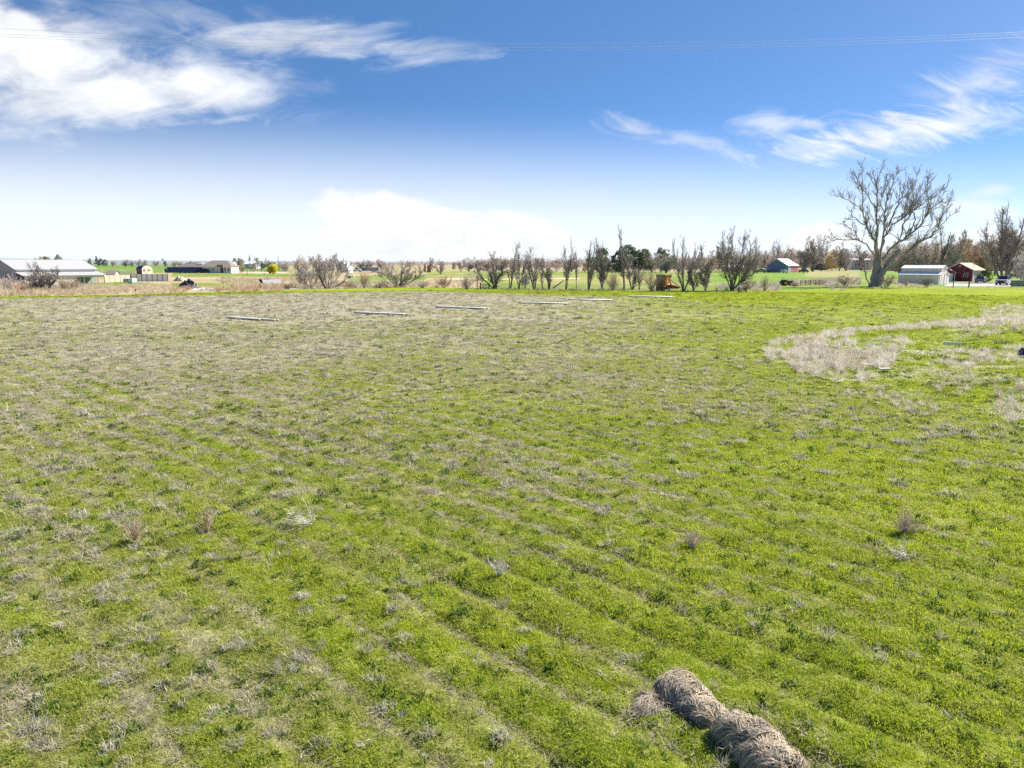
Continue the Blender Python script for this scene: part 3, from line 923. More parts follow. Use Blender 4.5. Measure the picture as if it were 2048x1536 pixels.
def make_edge_grass():
    P, T, S = [], [], []
    tan = (np.array([.66, .55, .38]), np.array([.54, .44, .30]))
    gry = (np.array([.54, .47, .39]), np.array([.44, .38, .31]))
    rus = (np.array([.54, .37, .24]), np.array([.46, .33, .23]))
    for poly, n, hs, cc in (
        ([(-60, 584), (60, 581), (250, 577), (255, 587), (100, 592), (-60, 595)], 520, 1.0, tan),
        ([(-60, 566), (70, 570), (170, 575), (170, 583), (-60, 588)], 420, 1.25, gry),
        ([(170, 573), (345, 572), (345, 588), (170, 589)], 520, .9, tan),
        ([(345, 574), (420, 578), (560, 572), (590, 575), (560, 583), (400, 586), (345, 588)], 420, .75, rus),
        ([(430, 560), (600, 560), (620, 577), (470, 577)], 520, 1.0, tan),
        ([(440, 557), (600, 556), (640, 566), (500, 566)], 260, .9, rus),
        ([(590, 566), (860, 566), (860, 574), (700, 577), (590, 579)], 520, .9, gry),
        ([(640, 573), (850, 569), (850, 575), (640, 579)], 260, .6, tan),
        ([(850, 566), (965, 560), (965, 577), (850, 575)], 420, .85, tan),
        ([(960, 574), (1300, 577), (1430, 580), (1430, 583), (1100, 581), (960, 578)], 420, .45, gry),
        ([(1430, 570), (1560, 566), (1560, 581), (1430, 582)], 420, .8, gry),
        ([(1470, 576), (1560, 577), (1560, 582), (1470, 583)], 200, .6, tan),
        ([(1560, 563), (1720, 557), (1720, 571), (1560, 571)], 360, 1.0, gry),
        ([(1650, 570), (1700, 570), (1700, 583), (1650, 583)], 60, .7, gry),
        ([(1730, 560), (1800, 560), (1890, 574), (1880, 577), (1740, 577)], 300, .7, tan),
        ([(1890, 573), (2060, 572), (2060, 577), (1890, 577)], 160, .35, gry),
        ([(350, 547), (440, 548), (440, 556), (360, 556)], 80, .7, tan),
    ):
        x, y = sample_poly(poly, n)
        k = fbm(x * .25, y * .12, 151, 3) + RNG.uniform(-.2, .2, n) > .40
        x, y = x[k], y[k]; n = len(x)
        P.append(np.stack([x, y, relief(x, y) - .02], 1))
        T.append(lerp(cc[0], cc[1], RNG.uniform(0, 1, n)) * RNG.uniform(.8, 1.15, (n, 1)))
        s = hs * RNG.uniform(.6, 1.3, n); S.append(np.stack([s * 1.3, s * 1.3, s], 1))
    P = np.concatenate(P); n = len(P)
    scatter('tall_dry_grass', REED_M + [weed_mesh('edge_weed_clump', 650 + k, 22, .8, .6, .012, 6) for k in range(3)], M['stubble'], P, euler(n, .15),
            np.concatenate(S), RNG.integers(0, 8, n), np.concatenate(T), 'tall tan dry grass and weeds along the far edge of the field')
make_edge_grass()

# ------------------------------------------------------------------ trees
def unit(v):
    return v / (np.linalg.norm(v, axis=-1, keepdims=True) + 1e-9)

def grow(r, P, D, L, R, k, wander, up, taper=.35):
    """Polylines: start P, direction D, length L, start radius R -> points (N,k+1,3), radii (N,k+1)."""
    N = len(P)
    pts = np.zeros((N, k + 1, 3)); rad = np.zeros((N, k + 1))
    pts[:, 0] = P; d = unit(D); rad[:, 0] = R
    for i in range(k):
        d = unit(d + r.normal(0, wander, (N, 3)) + np.array([0, 0, up]))
        pts[:, i + 1] = pts[:, i] + d * (L / k)[:, None]
        rad[:, i + 1] = R * (1 - (1 - taper) * (i + 1) / k)
    return pts, rad

def sprout(r, pts, rad, n, t0, t1, ang, angsd, ratio, rr, minr, upmix=0.0, len_by_t=.5):
    """n children on each polyline."""
    N, K, _ = pts.shape
    L = np.linalg.norm(np.diff(pts, axis=1), axis=2).sum(1)
    pid = np.repeat(np.arange(N), n)
    t = r.uniform(t0, t1, len(pid))
    f = t * (K - 1); i = np.minimum(f.astype(int), K - 2); u = (f - i)[:, None]
    p = pts[pid, i] * (1 - u) + pts[pid, i + 1] * u
    tan = unit(pts[pid, i + 1] - pts[pid, i])
    q = unit(np.cross(tan, r.normal(size=(len(pid), 3))))
    a = np.radians(r.normal(ang, angsd, len(pid)))[:, None]
    d = unit(tan * np.cos(a) + q * np.sin(a) + np.array([0, 0, upmix]))
    ln = L[pid] * ratio * (1 - len_by_t * (t - t0) / max(1e-6, t1 - t0)) * r.uniform(.6, 1.25, len(pid))
    ra = np.maximum((rad[pid, i] * (1 - u[:, 0]) + rad[pid, i + 1] * u[:, 0]) * rr, minr)
    return p, d, ln, ra

def frustums(segs, sides):
    """segs: list of (pts, rad); one tube per polyline with shared rings."""
    V = []; Q = []; b = 0
    ca = np.cos(np.arange(sides) * 2 * np.pi / sides); sa = np.sin(np.arange(sides) * 2 * np.pi / sides)
    for pts, rad in segs:
        N, K, _ = pts.shape
        tan = np.zeros_like(pts)
        tan[:, 1:-1] = pts[:, 2:] - pts[:, :-2]; tan[:, 0] = pts[:, 1] - pts[:, 0]; tan[:, -1] = pts[:, -1] - pts[:, -2]
        tan = unit(tan)
        ref = np.where(np.abs(tan[..., 2:3]) < .9, np.array([0, 0, 1.0]), np.array([1.0, 0, 0]))
        u = unit(np.cross(tan, ref)); w = np.cross(tan, u)
        ring = pts[:, :, None] + rad[:, :, None, None] * (u[:, :, None] * ca[None, None, :, None] + w[:, :, None] * sa[None, None, :, None])
        V.append(ring.reshape(-1, 3))
        n = np.arange(N)[:, None, None] * K * sides; k = np.arange(K - 1)[None, :, None] * sides; s = np.arange(sides)[None, None]
        a0 = b + n + k + s; a1 = b + n + k + (s + 1) % sides
        Q.append(np.stack([a0, a1, a1 + sides, a0 + sides], -1).reshape(-1, 4))
        b += N * K * sides
    return np.concatenate(V), np.concatenate(Q)

STYLES = {
    # stems, base ring, stem spread (deg), wander, up | branches per stem, angle, ratio | second | twigs
    'row':    dict(stems=4, ring=.28, spread=10, wander=.10, up=.05, r0=.024, b1=(15, .18, .98, 32, .36), b2=(9, 34, .42), b3=(5, 38, .5), minr=.014),
    'slim':   dict(stems=2, ring=.12, spread=5, wander=.09, up=.06, r0=.022, b1=(18, .16, .98, 30, .30), b2=(8, 34, .42), b3=(4, 38, .5), minr=.014),
    'spread': dict(stems=5, ring=.25, spread=24, wander=.13, up=.06, r0=.026, b1=(14, .16, .98, 38, .42), b2=(10, 40, .42), b3=(6, 42, .5), minr=.015),
    'bushy':  dict(stems=4, ring=.15, spread=20, wander=.14, up=.02, r0=.024, b1=(14, .12, .98, 46, .48), b2=(13, 46, .46), b3=(12, 48, .5), minr=.042),
    'shrub':  dict(stems=34, ring=.16, spread=24, wander=.10, up=.03, r0=.010, b1=(5, .25, .98, 26, .40), b2=(4, 30, .45), b3=(0, 0, 0), minr=.009),
    'wide':   dict(stems=10, ring=.20, spread=44, wander=.16, up=.06, r0=.022, b1=(11, .22, .98, 34, .42), b2=(9, 38, .45), b3=(5, 42, .5), minr=.013),
}
TREE_CACHE = {}

def tree_meshes(style, seed, Hm, wscale=1.0, dens=1.0, flat=1.0):
    key = (style, seed, round(Hm, 1), dens)
    if key in TREE_CACHE:
        return TREE_CACHE[key]
    s = STYLES[style]; r = np.random.default_rng(seed * 77 + 5)
    n = s['stems']
    az = np.arange(n) * 2.399 + r.uniform(0, 6.28)
    sp = np.radians(np.abs(r.normal(s['spread'], s['spread'] * .45, n)))
    if n > 1 and style not in ('shrub', 'wide'): sp[0] *= .35
    D = np.stack([np.cos(az) * np.sin(sp), np.sin(az) * np.sin(sp), np.cos(sp)], 1)
    P = np.stack([np.cos(az) * s['ring'], np.sin(az) * s['ring'], np.full(n, -.15)], 1) * np.array([Hm / 9, Hm / 9, 1]) * r.uniform(.3, 1, (n, 1))
    P[:, 2] = -.15
    L = Hm * r.uniform(.66, 1.0, n); L[0] = Hm
    R = Hm * s['r0'] * r.uniform(.6, 1.1, n)
    T = grow(r, P, D, L, R, 9, s['wander'], s['up'], .22)
    k = s['minr']
    nb, t0, t1, an, ra = s['b1']
    c1 = grow(r, *sprout(r, *T, max(1, int(nb * dens)), t0, t1, an, 9, ra, .55, k * 1.7, .12), 5, .15, .06, .3)
    lv = [c1]
    nb, an, ra = s['b2']
    c2 = grow(r, *sprout(r, *c1, max(1, int(nb * dens)), .15, 1, an, 12, ra, .6, k * 1.15, .10), 3, .18, .05, .5)
    lv.append(c2)
    nb, an, ra = s['b3']
    if nb:
        c3 = grow(r, *sprout(r, *c2, max(1, int(nb * dens)), .15, 1, an, 14, ra, .7, k * .8, .08), 2, .2, .05, .6)
        lv.append(c3)
    tv, tq = frustums([T], 7)
    v1, q1 = frustums([lv[0]], 5)
    v2, q2 = frustums(lv[1:], 3)
    v = np.concatenate([v1, v2]); q = np.concatenate([q1, q2 + len(v1)])
    f = Hm / max(v[:, 2].max(), tv[:, 2].max())
    tv = tv * f; v = v * f
    res = (np_mesh('trunk', tv, tq, True), np_mesh('branches', v, q), np.ptp(v[:, 0]))
    TREE_CACHE[key] = res
    return res

def bare_tree(name, label, px, base_py, top_py, width_px, style='row', seed=1, bark='bark_grey', twig='twig_grey', group=None, cat='tree', Y=None, dens=1.0, rz=None, trunk_name='trunk', share=None):
    if Y is None: Y = YG(base_py)
    x = XA(px, Y); z0 = float(relief(np.array([x]), np.array([Y]))[0])
    Hm = (ZA(top_py, Y) - z0) * (1.07 if share is None else 1.15)          # the last twigs are too fine to see
    Hs = Hm if share is None else share
    tr, br, wd = tree_meshes(style, seed, Hs, 1, dens)
    tr = tr.copy() if tr.users and (not tr.materials or tr.materials[0] != M[bark]) else tr
    br = br.copy() if br.users and (not br.materials or br.materials[0] != M[twig]) else br
    o = thing(name, label, cat, (x, Y, z0), RNG.uniform(0, 6.28) if rz is None else rz, group)
    w = width_px / F * Y / (wd * Hm / Hs)
    w = min(max(w, .35), 2.2)
    o.scale = (w * Hm / Hs, w * Hm / Hs, Hm / Hs)
    link_mesh(trunk_name, tr, M[bark], o)
    link_mesh('branches', br, M[twig], o)
    return o

def leafy(name, label, px, base_py, top_py, width_px, seed, mat, trunk_mat='bark_dark', shape='round', n=5000, leaf=.22, group=None, Y=None, cat='tree', low=.12):
    """A tree in leaf: trunk and limbs, and a crown of small leaf sprays in uneven clumps."""
    if Y is None: Y = YG(base_py)
    x = XA(px, Y); Hm = ZA(top_py, Y); Wm = width_px / F * Y
    r = np.random.default_rng(seed)
    o = thing(name, label, cat, (x, Y, 0), 0, group)
    if shape == 'cone':
        nc = 80
        t = r.uniform(0, 1, nc) ** .8
        rr = (1 - t) ** .75 * Wm / 2 * r.uniform(.4, .95, nc)
    else:
        nc = 70
        t = r.uniform(0, 1, nc)
        rr = np.sqrt(np.maximum(0, 1 - (2 * t - .85) ** 2 / 1.4)) * Wm / 2 * r.uniform(.3, .9, nc)
    a = r.uniform(0, 6.283, nc)
    C = np.stack([np.cos(a) * rr, np.sin(a) * rr, Hm * (low + (1 - low) * t * .93)], 1)
    cr = (Wm * .115 * r.uniform(.5, 1.4, nc)) * (1.0 if shape != 'cone' else np.clip(1.2 - t, .3, 1))
    k = r.integers(0, nc, n)
    d = unit(r.normal(size=(n, 3)))
    p = C[k] + d * (cr[k] * r.uniform(.25, 1, n) ** .5)[:, None]
    p[:, 2] = np.clip(p[:, 2], .05, Hm)
    u = unit(r.normal(size=(n, 3))); w = unit(np.cross(u, r.normal(size=(n, 3))))
    s = leaf * r.uniform(.5, 1.3, n)[:, None]
    v = np.stack([p - u * s, p - w * s * .45, p + u * s, p + w * s * .45], 1).reshape(-1, 3)
    v[:, 2] = np.maximum(v[:, 2], 0.02)
    q = np.arange(n * 4).reshape(-1, 4)
    link_mesh('crown', np_mesh('crown', v, q), M[mat], o)
    T = grow(r, np.array([[0, 0, -.1]]), np.array([[0, 0, 1.0]]), np.array([Hm * .85]), np.array([max(.05, Hm * .022)]), 7, .06, .05, .2)
    c1 = grow(r, *sprout(r, *T, 14, .15, .95, 55, 12, .4, .5, .02, .1), 4, .12, .05, .3)
    v, q = frustums([T], 7); v2, q2 = frustums([c1], 4)
    link_mesh('trunk', np_mesh('trunk', np.concatenate([v, v2]), np.concatenate([q, q2 + len(v)]), True), M[trunk_mat], o)
    return o

M['leaf_pine'] = mat_leaf('leaf_pine', (.20, .225, .12), (.12, .145, .08), .2)
M['leaf_pine_grey'] = mat_leaf('leaf_pine_grey', (.27, .27, .15), (.16, .17, .10), .2)
M['leaf_yellow'] = mat_leaf('leaf_yellow', (.80, .66, .03), (.62, .54, .03), .45)
M['leaf_gold'] = mat_leaf('leaf_gold', (.66, .48, .18), (.48, .36, .16), .4)
M['leaf_green'] = mat_leaf('leaf_green', (.12, .17, .025), (.05, .08, .02), .3)
M['leaf_brown'] = mat_leaf('leaf_brown', (.24, .19, .10), (.16, .13, .08), .2)

# the big bare cottonwood: limbs measured in the photo (close-up of 1640..2048 x 310..600, 5.02 times)
def big_tree():
    Y0 = 150.0
    bx = XA(1745, Y0)
    o = thing('cottonwood_tree', 'huge bare cottonwood with many pale ascending limbs beside the white barn', 'tree', (bx, Y0, 0))
    r = np.random.default_rng(42)
    def pt(c, dep):
        px, py = 1640 + c[0] / 5.02, 310 + c[1] / 5.02
        z = ZA(py, Y0 + dep)
        return np.array([XA(px, Y0 + dep, z) - bx, dep, z])
    trunks = [
        ([(545, 1330), (560, 1250), (580, 1160), (595, 1060)], 1.0, .60, 0, 0),
        ([(580, 1325), (600, 1250), (640, 1150), (720, 1040), (800, 950)], .8, .40, -.5, -2.0),
        ([(520, 1325), (545, 1200), (560, 1080), (572, 960), (560, 860)], .6, .36, .8, 1.5),
    ]
    limbs = [
        ([(585, 1100), (575, 1000), (560, 900), (510, 800), (455, 690), (430, 560), (430, 400), (425, 250), (425, 80)], .30, .05, 1.0, -2),
        ([(430, 560), (370, 510), (290, 460), (200, 420), (100, 400)], .13, .035, 0, -3),
        ([(448, 700), (370, 650), (320, 600), (290, 550)], .15, .05, .5, 3),
        ([(370, 650), (300, 650), (230, 668)], .06, .03, 2, 3),
        ([(595, 1070), (585, 960), (575, 860), (562, 650), (575, 500), (570, 350), (560, 270), (600, 180), (640, 110)], .30, .04, .5, 4),
        ([(565, 560), (500, 440), (430, 350), (350, 270), (330, 210)], .16, .04, 2, 5),
        ([(555, 300), (500, 230), (465, 180)], .10, .04, 2, 3),
        ([(600, 1090), (605, 960), (650, 750), (640, 600), (660, 450), (720, 340), (740, 230), (790, 170)], .28, .04, 0, -3),
        ([(605, 1100), (625, 930), (650, 820), (720, 700), (830, 640), (920, 570), (1000, 510), (1100, 440), (1200, 390), (1285, 290)], .26, .04, 0, 2),
        ([(690, 720), (760, 540), (820, 420), (850, 330), (860, 215)], .20, .04, 1, 5),
        ([(620, 1050), (700, 950), (800, 870), (900, 800), (1000, 720), (1060, 620), (1110, 540), (1200, 470), (1290, 490), (1350, 370)], .34, .04, -1, -5),
        ([(890, 800), (960, 650), (930, 560), (1000, 430), (1060, 330), (1140, 230)], .20, .04, -2, 1),
        ([(800, 860), (830, 700), (900, 620), (940, 450), (950, 300), (980, 170)], .22, .04, -1, 4),
        ([(1050, 640), (1080, 480), (1090, 330), (1080, 210)], .14, .035, -4, -5),
        ([(640, 1180), (760, 1090), (850, 1000), (950, 900), (1080, 840), (1180, 750), (1205, 660), (1245, 560), (1290, 480)], .36, .05, -1, -6),
        ([(1205, 710), (1300, 620), (1400, 545)], .12, .03, -5, -6),
        ([(545, 1000), (470, 900), (380, 850), (260, 855), (150, 850), (50, 872)], .20, .03, 0, -4),
        ([(395, 860), (350, 790), (300, 740), (200, 680)], .12, .03, -2, 0),
        ([(500, 1310), (465, 1200), (440, 1080), (420, 1000), (365, 945)], .20, .04, 1.5, 3),
        ([(820, 1100), (880, 1045), (960, 1030), (1110, 960)], .09, .03, -3, -6),
        ([(690, 780), (770, 830), (840, 860), (960, 860)], .10, .03, 0, 4),
        ([(740, 640), (800, 620), (850, 560), (870, 470), (880, 330), (890, 230)], .16, .035, 1, 6),
        ([(430, 400), (385, 330), (365, 230), (340, 190)], .09, .03, -1, -4),
        ([(640, 560), (600, 470), (640, 380), (690, 260), (720, 200)], .13, .03, -1, -5),
        ([(1010, 720), (1130, 690), (1120, 560), (1200, 520)], .10, .03, -4, 0),
    ]
    def line(cs, r0, r1, d0, d1, kk=3):
        C = [pt(c, d0 + (d1 - d0) * i / (len(cs) - 1)) for i, c in enumerate(cs)]
        out = []
        for i in range(len(C) - 1):
            for q in range(kk):
                out.append(C[i] + (C[i + 1] - C[i]) * q / kk)
        out.append(C[-1])
        out = np.array(out)
        out[1:-1] += r.normal(0, .10, (len(out) - 2, 3))
        return out[None], np.linspace(r0, r1, len(out))[None]
    tl = [line(c, a * .95, b, d0, d1) for c, a, b, d0, d1 in trunks]
    for p, ra in tl:
        p[0, 0, 2] = -.2; ra[0, 0] *= 1.35; ra[0, 1] *= 1.1
    v, q = frustums(tl, 10)
    link_mesh('trunk', np_mesh('trunk', v, q, True), M['bark_grey'], o)
    ll = [line(l[0], l[1] * .80, l[2] * .9, *l[3:]) for l in limbs]
    for l in ll:
        v, q = frustums([l], 7)
        link_mesh('limb', np_mesh('limb', v, q, True), M['bark_grey'], o)
    lim2 = []
    for p, ra in ll:
        Ls = np.linalg.norm(np.diff(p, axis=1), axis=2).sum()
        lim2.append(grow(r, *sprout(r, p, ra, max(2, int(Ls * .38)), .25, .85, 26, 8, min(.42, 5.0 / Ls), .55, .05, .30, .35), 7, .10, .07, .3))
    subs = []; tw = []
    for p, ra in ll + lim2:
        Ls = np.linalg.norm(np.diff(p[:1], axis=1), axis=2).sum()
        n = max(7 if len(p) == 1 else 5, int(Ls * 1.5))
        s = sprout(r, p, ra, n, .22, 1, 40, 11, min(.34, 2.6 / Ls), .5, .028, .34, .35)
        c1 = grow(r, *s, 5, .15, .07, .3)
        subs.append(c1)
        c2 = grow(r, *sprout(r, *c1, 6, .12, 1, 38, 12, .46, .6, .015, .2), 4, .14, .08, .5)
        tw.append(c2)
        c3 = grow(r, *sprout(r, *c2, 4, .15, 1, 38, 12, .55, .7, .011, .15), 2, .16, .06, .6)
        tw.append(c3)
    v1, q1 = frustums(subs, 5); v2, q2 = frustums(tw, 3)
    v0, q0 = frustums(lim2, 6)
    v = np.concatenate([v0, v1, v2]); q = np.concatenate([q0, q1 + len(v0), q2 + len(v0) + len(v1)])
    link_mesh('branches', np_mesh('branches', v, q), M['twig_mid'], o)
big_tree()

# ------------------------------------------------------------------ rotting straw bales near the camera
M['straw'] = mat_leaf('straw', (.57, .48, .355), (.37, .325, .265), .22, 6)
M['straw_core'] = mat_plain('straw_core', (.16, .125, .085), .95, (.09, .07, .05), 14, 1.0)
M['twine'] = mat_plain('twine', (.35, .55, .70), .6, (.25, .42, .55), 20)

def straw_bale(name, label, axis_px, radii, seed, n, twine_at=None, group=None):
    """A slumped bale: a lumpy core along a line of ground points, thatched with loose straws lying every way."""
    r = np.random.default_rng(seed)
    C = np.array([G(*p) for p in axis_px])
    o = thing(name, label, 'hay bale', tuple(C[0]), 0, group)
    C = C - C[0]
    K = 40; NS = 26
    tt = np.linspace(0, len(C) - 1, K); i = np.minimum(tt.astype(int), len(C) - 2); u = (tt - i)[:, None]
    cen = C[i] * (1 - u) + C[i + 1] * u
    rad = np.interp(tt, np.arange(len(radii)), [q[0] for q in radii]); hh = np.interp(tt, np.arange(len(radii)), [q[1] for q in radii])
    endf = np.sqrt(np.clip(1 - (np.abs(np.linspace(-1, 1, K)) - .80).clip(0) ** 2 / .04, .03, 1))
    tan = np.gradient(cen, axis=0); tan = unit(tan); side = unit(np.cross(tan, np.array([0, 0, 1.0])))
    th = np.linspace(0, 2 * np.pi, NS, endpoint=False)
    V = []
    for k in range(K):
        lump = 1 + .55 * (fbm(np.cos(th) * 1.3 + k * .22 + seed, np.sin(th) * 1.3 + seed * 2.0, seed, 3) - .5)
        ct = np.cos(th); st = np.sin(th)
        ct = np.sign(ct) * np.abs(ct) ** .8; st = np.sign(st) * np.abs(st) ** .8
        V.append(cen[k] + side[k] * (ct * rad[k] * lump * endf[k])[:, None] + np.array([0, 0, 1.0]) * ((hh[k] * .46 + st * hh[k] * .54 * lump * endf[k]) - .03)[:, None])
    V = np.concatenate(V)
    V[:, 2] = np.maximum(V[:, 2], -.03)
    kk = np.arange(K - 1)[:, None] * NS; s = np.arange(NS)[None]
    Q = np.stack([kk + s, kk + (s + 1) % NS, kk + NS + (s + 1) % NS, kk + NS + s], -1).reshape(-1, 4)
    capa = np.stack([np.zeros(NS - 2, int), np.arange(2, NS), np.arange(1, NS - 1)], 1); capb = (K - 1) * NS + np.stack([np.zeros(NS - 2, int), np.arange(1, NS - 1), np.arange(2, NS)], 1)
    link_mesh('core', np_mesh('core', V, [Q, capa, capb], True), M['straw_core'], o)
    # loose straw
    k = r.integers(0, K - 1, n); a = r.integers(0, NS, n); f1 = r.uniform(0, 1, n)[:, None]; f2 = r.uniform(0, 1, n)[:, None]
    p00 = V[k * NS + a]; p01 = V[k * NS + (a + 1) % NS]; p10 = V[(k + 1) * NS + a]; p11 = V[(k + 1) * NS + (a + 1) % NS]
    p = (p00 * (1 - f1) + p10 * f1) * (1 - f2) + (p01 * (1 - f1) + p11 * f1) * f2
    du = unit(p10 - p00); dv = unit(p01 - p00); nn = unit(p - (cen[k] + np.array([0, 0, .06])))
    fld = fbm(p[:, 0] * 3.0 + 9, p[:, 1] * 3.0 + p[:, 2] * 3, seed + 3, 2)
    ang = (fld * 7 + r.normal(0, .55, n))[:, None]
    d = unit(dv * np.cos(ang) + du * np.sin(ang) + nn * r.uniform(-.12, .26, n)[:, None] + np.array([0, 0, -.28]))
    ln = (r.uniform(.05, .15, n))[:, None]
    base = p + nn * r.uniform(-.01, .035, n)[:, None]
    sd = unit(np.cross(d, nn + r.normal(0, .4, (n, 3)))) * (r.uniform(.0018, .0040, n))[:, None]
    mid = base + d * ln * .5 + nn * .012; tip = base + d * ln + np.array([0, 0, -.02]) * ln / .1
    vv_ = np.stack([base - sd, base + sd, mid + sd, mid - sd, tip + sd * .5, tip - sd * .5], 1).reshape(-1, 3)
    vv_[:, 2] = np.maximum(vv_[:, 2], .004)
    b = (np.arange(n) * 6)[:, None]
    q = np.concatenate([b + np.array([[0, 1, 2, 3]]), b + np.array([[3, 2, 4, 5]])])
    link_mesh('straw', np_mesh('straw', vv_, q), M['straw'], o)
    if twine_at is not None:
        k = int(twine_at * (K - 1))
        ring = [Vector(V[k * NS + q] + (V[k * NS + q] - cen[k] - np.array([0, 0, hh[k] * .45])) * .07 + r.normal(0, .004, 3)) for q in range(NS)]
        ring = ring[:NS // 2 + 8]
        ring.append(Vector((ring[-1].x - .10, ring[-1].y - .12, .02))); ring.append(Vector((ring[-1].x - .05, ring[-1].y + .03, .015)))
        MB().tube(ring, .007, 5).build('twine', M['twine'], o)
    return o

straw_bale('straw_bale', 'long weathered straw bale with pale thatch lying nearest the camera, tied with blue twine',
           [(1446, 1466), (1480, 1492), (1530, 1532), (1580, 1580)], [(.15, .25), (.18, .29), (.19, .30), (.18, .27)], 11, 13000, .10)
straw_bale('straw_bale', 'grey slumped straw bale on the grass behind the twine tied bale',
           [(1334, 1374), (1360, 1396), (1396, 1426), (1430, 1460)], [(.16, .20), (.175, .24), (.16, .22), (.14, .20)], 12, 11000)
straw_bale('straw_bale', 'small flat clump of rotten straw fallen beside the two bigger bales',
           [(1270, 1414), (1296, 1422), (1334, 1434), (1396, 1472)], [(.15, .12), (.17, .14), (.09, .08), (.10, .09)], 13, 6500)

# ------------------------------------------------------------------ single dry weeds one can pick out in the grass
def single_weed(px, py, h, seed, label, flat=False, tint='twig_white', n=40):
    p = G(px, py)
    p[2] = float(relief(p[:1], p[1:2])[0])
    me = weed_mesh('stems', seed, n, h, .5 if not flat else 1.1, .0035, 6)
    o = link_mesh('dry_weed', me, M[tint])
    o.location = p
    if flat: o.rotation_euler = (math.radians(70), 0, math.radians(-60)); o.location.z += .06
    return tag(o, label, 'weed', 'single dry weeds standing in the field')
single_weed(414, 1060, .55, 1, 'upright straw coloured weed fanning from a dark root in the open field', tint='twig_tan')
single_weed(272, 1085, .42, 2, 'low bushy straw coloured weed beside the taller upright weed', tint='twig_tan', n=60)
single_weed(625, 1050, .50, 3, 'pale dead weed lying on its side in the middle of the field', True, 'twig_white')
single_weed(1000, 1160, .30, 4, 'small dark rooted weed with dry grey stems above the bales', tint='twig_white', n=40)
single_weed(1812, 1116, .45, 5, 'bleached tumbled weed with curved stems lying on bright green grass', True, 'twig_white')
single_weed(1810, 1064, .40, 6, 'brown tangled dead weed clump up the slope from the bleached weed', tint='twig_pink', n=90)
single_weed(1384, 1092, .30, 7, 'little pale tuft of dead stems in the middle distance', tint='twig_pink', n=60)
single_weed(964, 945, .60, 8, 'pale dead weed leaning over in the centre of the field', tint='twig_tan', n=30)

# ------------------------------------------------------------------ irrigation pipes lying on the stubble
M['pvc'] = mat_plain('pvc', (.56, .56, .57), .45, (.40, .40, .41), 2.2)
M['pvc_grey'] = mat_plain('pvc_grey', (.34, .34, .37), .4, (.28, .28, .30), 1.2)
def pipe_stack(label, a, b, n, seed, short=False, dark=False):
    A = G(*a); B = G(*b)
    d = B - A; L = np.linalg.norm(d); ang = math.atan2(d[1], d[0])
    z = float(relief(np.array([(A[0] + B[0]) / 2]), np.array([(A[1] + B[1]) / 2]))[0])
    o = thing('irrigation_pipes', label, 'pipe', (A[0], A[1], z), ang, 'piles of irrigation pipe lying in the field')
    r = .072; k = 0
    offs = [(-.18, 0), (0, 0), (.18, 0)][:n] if n <= 3 else [(-.24, 0), (0, 0), (.24, 0), (-.12, .2), (.12, .2)][:n]
    for i, (oy, oz) in enumerate(offs):
        l = L * (1 - .02 * (i % 2)); x0 = 0.1 * (i % 3)
        if short and i == 0: l = L * .72
        mb = MB()
        mb.tube([(x0, oy, r + .02 + oz), (x0 + .22, oy, r + .02 + oz), (x0 + .23, oy, r + .02 + oz), (x0 + l, oy, r + .02 + oz)], [r * 1.14, r * 1.14, r, r], 14)
        mb.build('pipe', M['pvc_grey'] if dark and i == 0 else M['pvc'], o, smooth=True)
    return o
pipe_stack('white irrigation pipes with one shorter pipe lying against the longer ones', (457, 637), (550, 643), 3, 1, short=True)
pipe_stack('white irrigation pipes second along the line from the shorter pipe pile', (711, 626), (810, 630), 3, 2)
pipe_stack('white irrigation pipes lying in line with the gap before the dark sided pile', (874, 615), (971, 618.5), 3, 3)
pipe_stack('white irrigation pipes with a dark grey pipe along their near side', (1038, 606.5), (1135, 608.5), 3, 4, dark=True)
pipe_stack('white irrigation pipes just beyond the dark sided pile', (1137, 599.5), (1222, 601), 3, 5)
pipe_stack('white irrigation pipes nearest the tree row at the far end of the line', (1254, 593), (1344, 595), 3, 6)

# ------------------------------------------------------------------ litter on the mound
def board(px, py, L, wd, th, rz, mat, label, name='board', z=.1, tilt=0):
    p = G(px, py); zz_ = float(relief(p[:1], p[1:2])[0])
    p = G(px, py + zz_ * F / max(p[1], 5)); zz_ = float(relief(p[:1], p[1:2])[0])
    o = MB().box(-L / 2, L / 2, -wd / 2, wd / 2, 0, th).build(name, mat, None, .006)
    o.location = (p[0], p[1], zz_ + z); o.rotation_euler = (0, tilt, rz)
    return tag(o, label, 'board')
M['old_board'] = mat_plain('old_board', (.62, .58, .52), .8, (.45, .41, .36), 4, stretch=(1, 8, 8))
board(1768, 742, .5, .22, .05, .1, M['old_board'], 'pale weathered board lying at the end of the dry weeds on the mound', z=.08)
board(1738, 735, .45, .25, .05, -.3, M['old_board'], 'small pale plank lying among the weeds on the mound beside the larger board', z=.1)
board(1903, 694, 1.0, .08, .14, .05, M['white_paint'], 'white beam lying on the green top of the mound', 'beam', z=.15, tilt=.03)
MB().box(-.28, .28, -.25, .25, 0, .45).build('barrel', mat_plain('blue_plastic', (.03, .06, .16), .4), None, .10)
ob = COL.objects['barrel']; p_ = G(2050, 733); ob.location = (p_[0], p_[1], float(relief(p_[:1], p_[1:2])[0])); ob.name = 'blue_drum'
tag(ob, 'dark blue plastic drum standing in the weeds at the edge of the mound', 'drum')

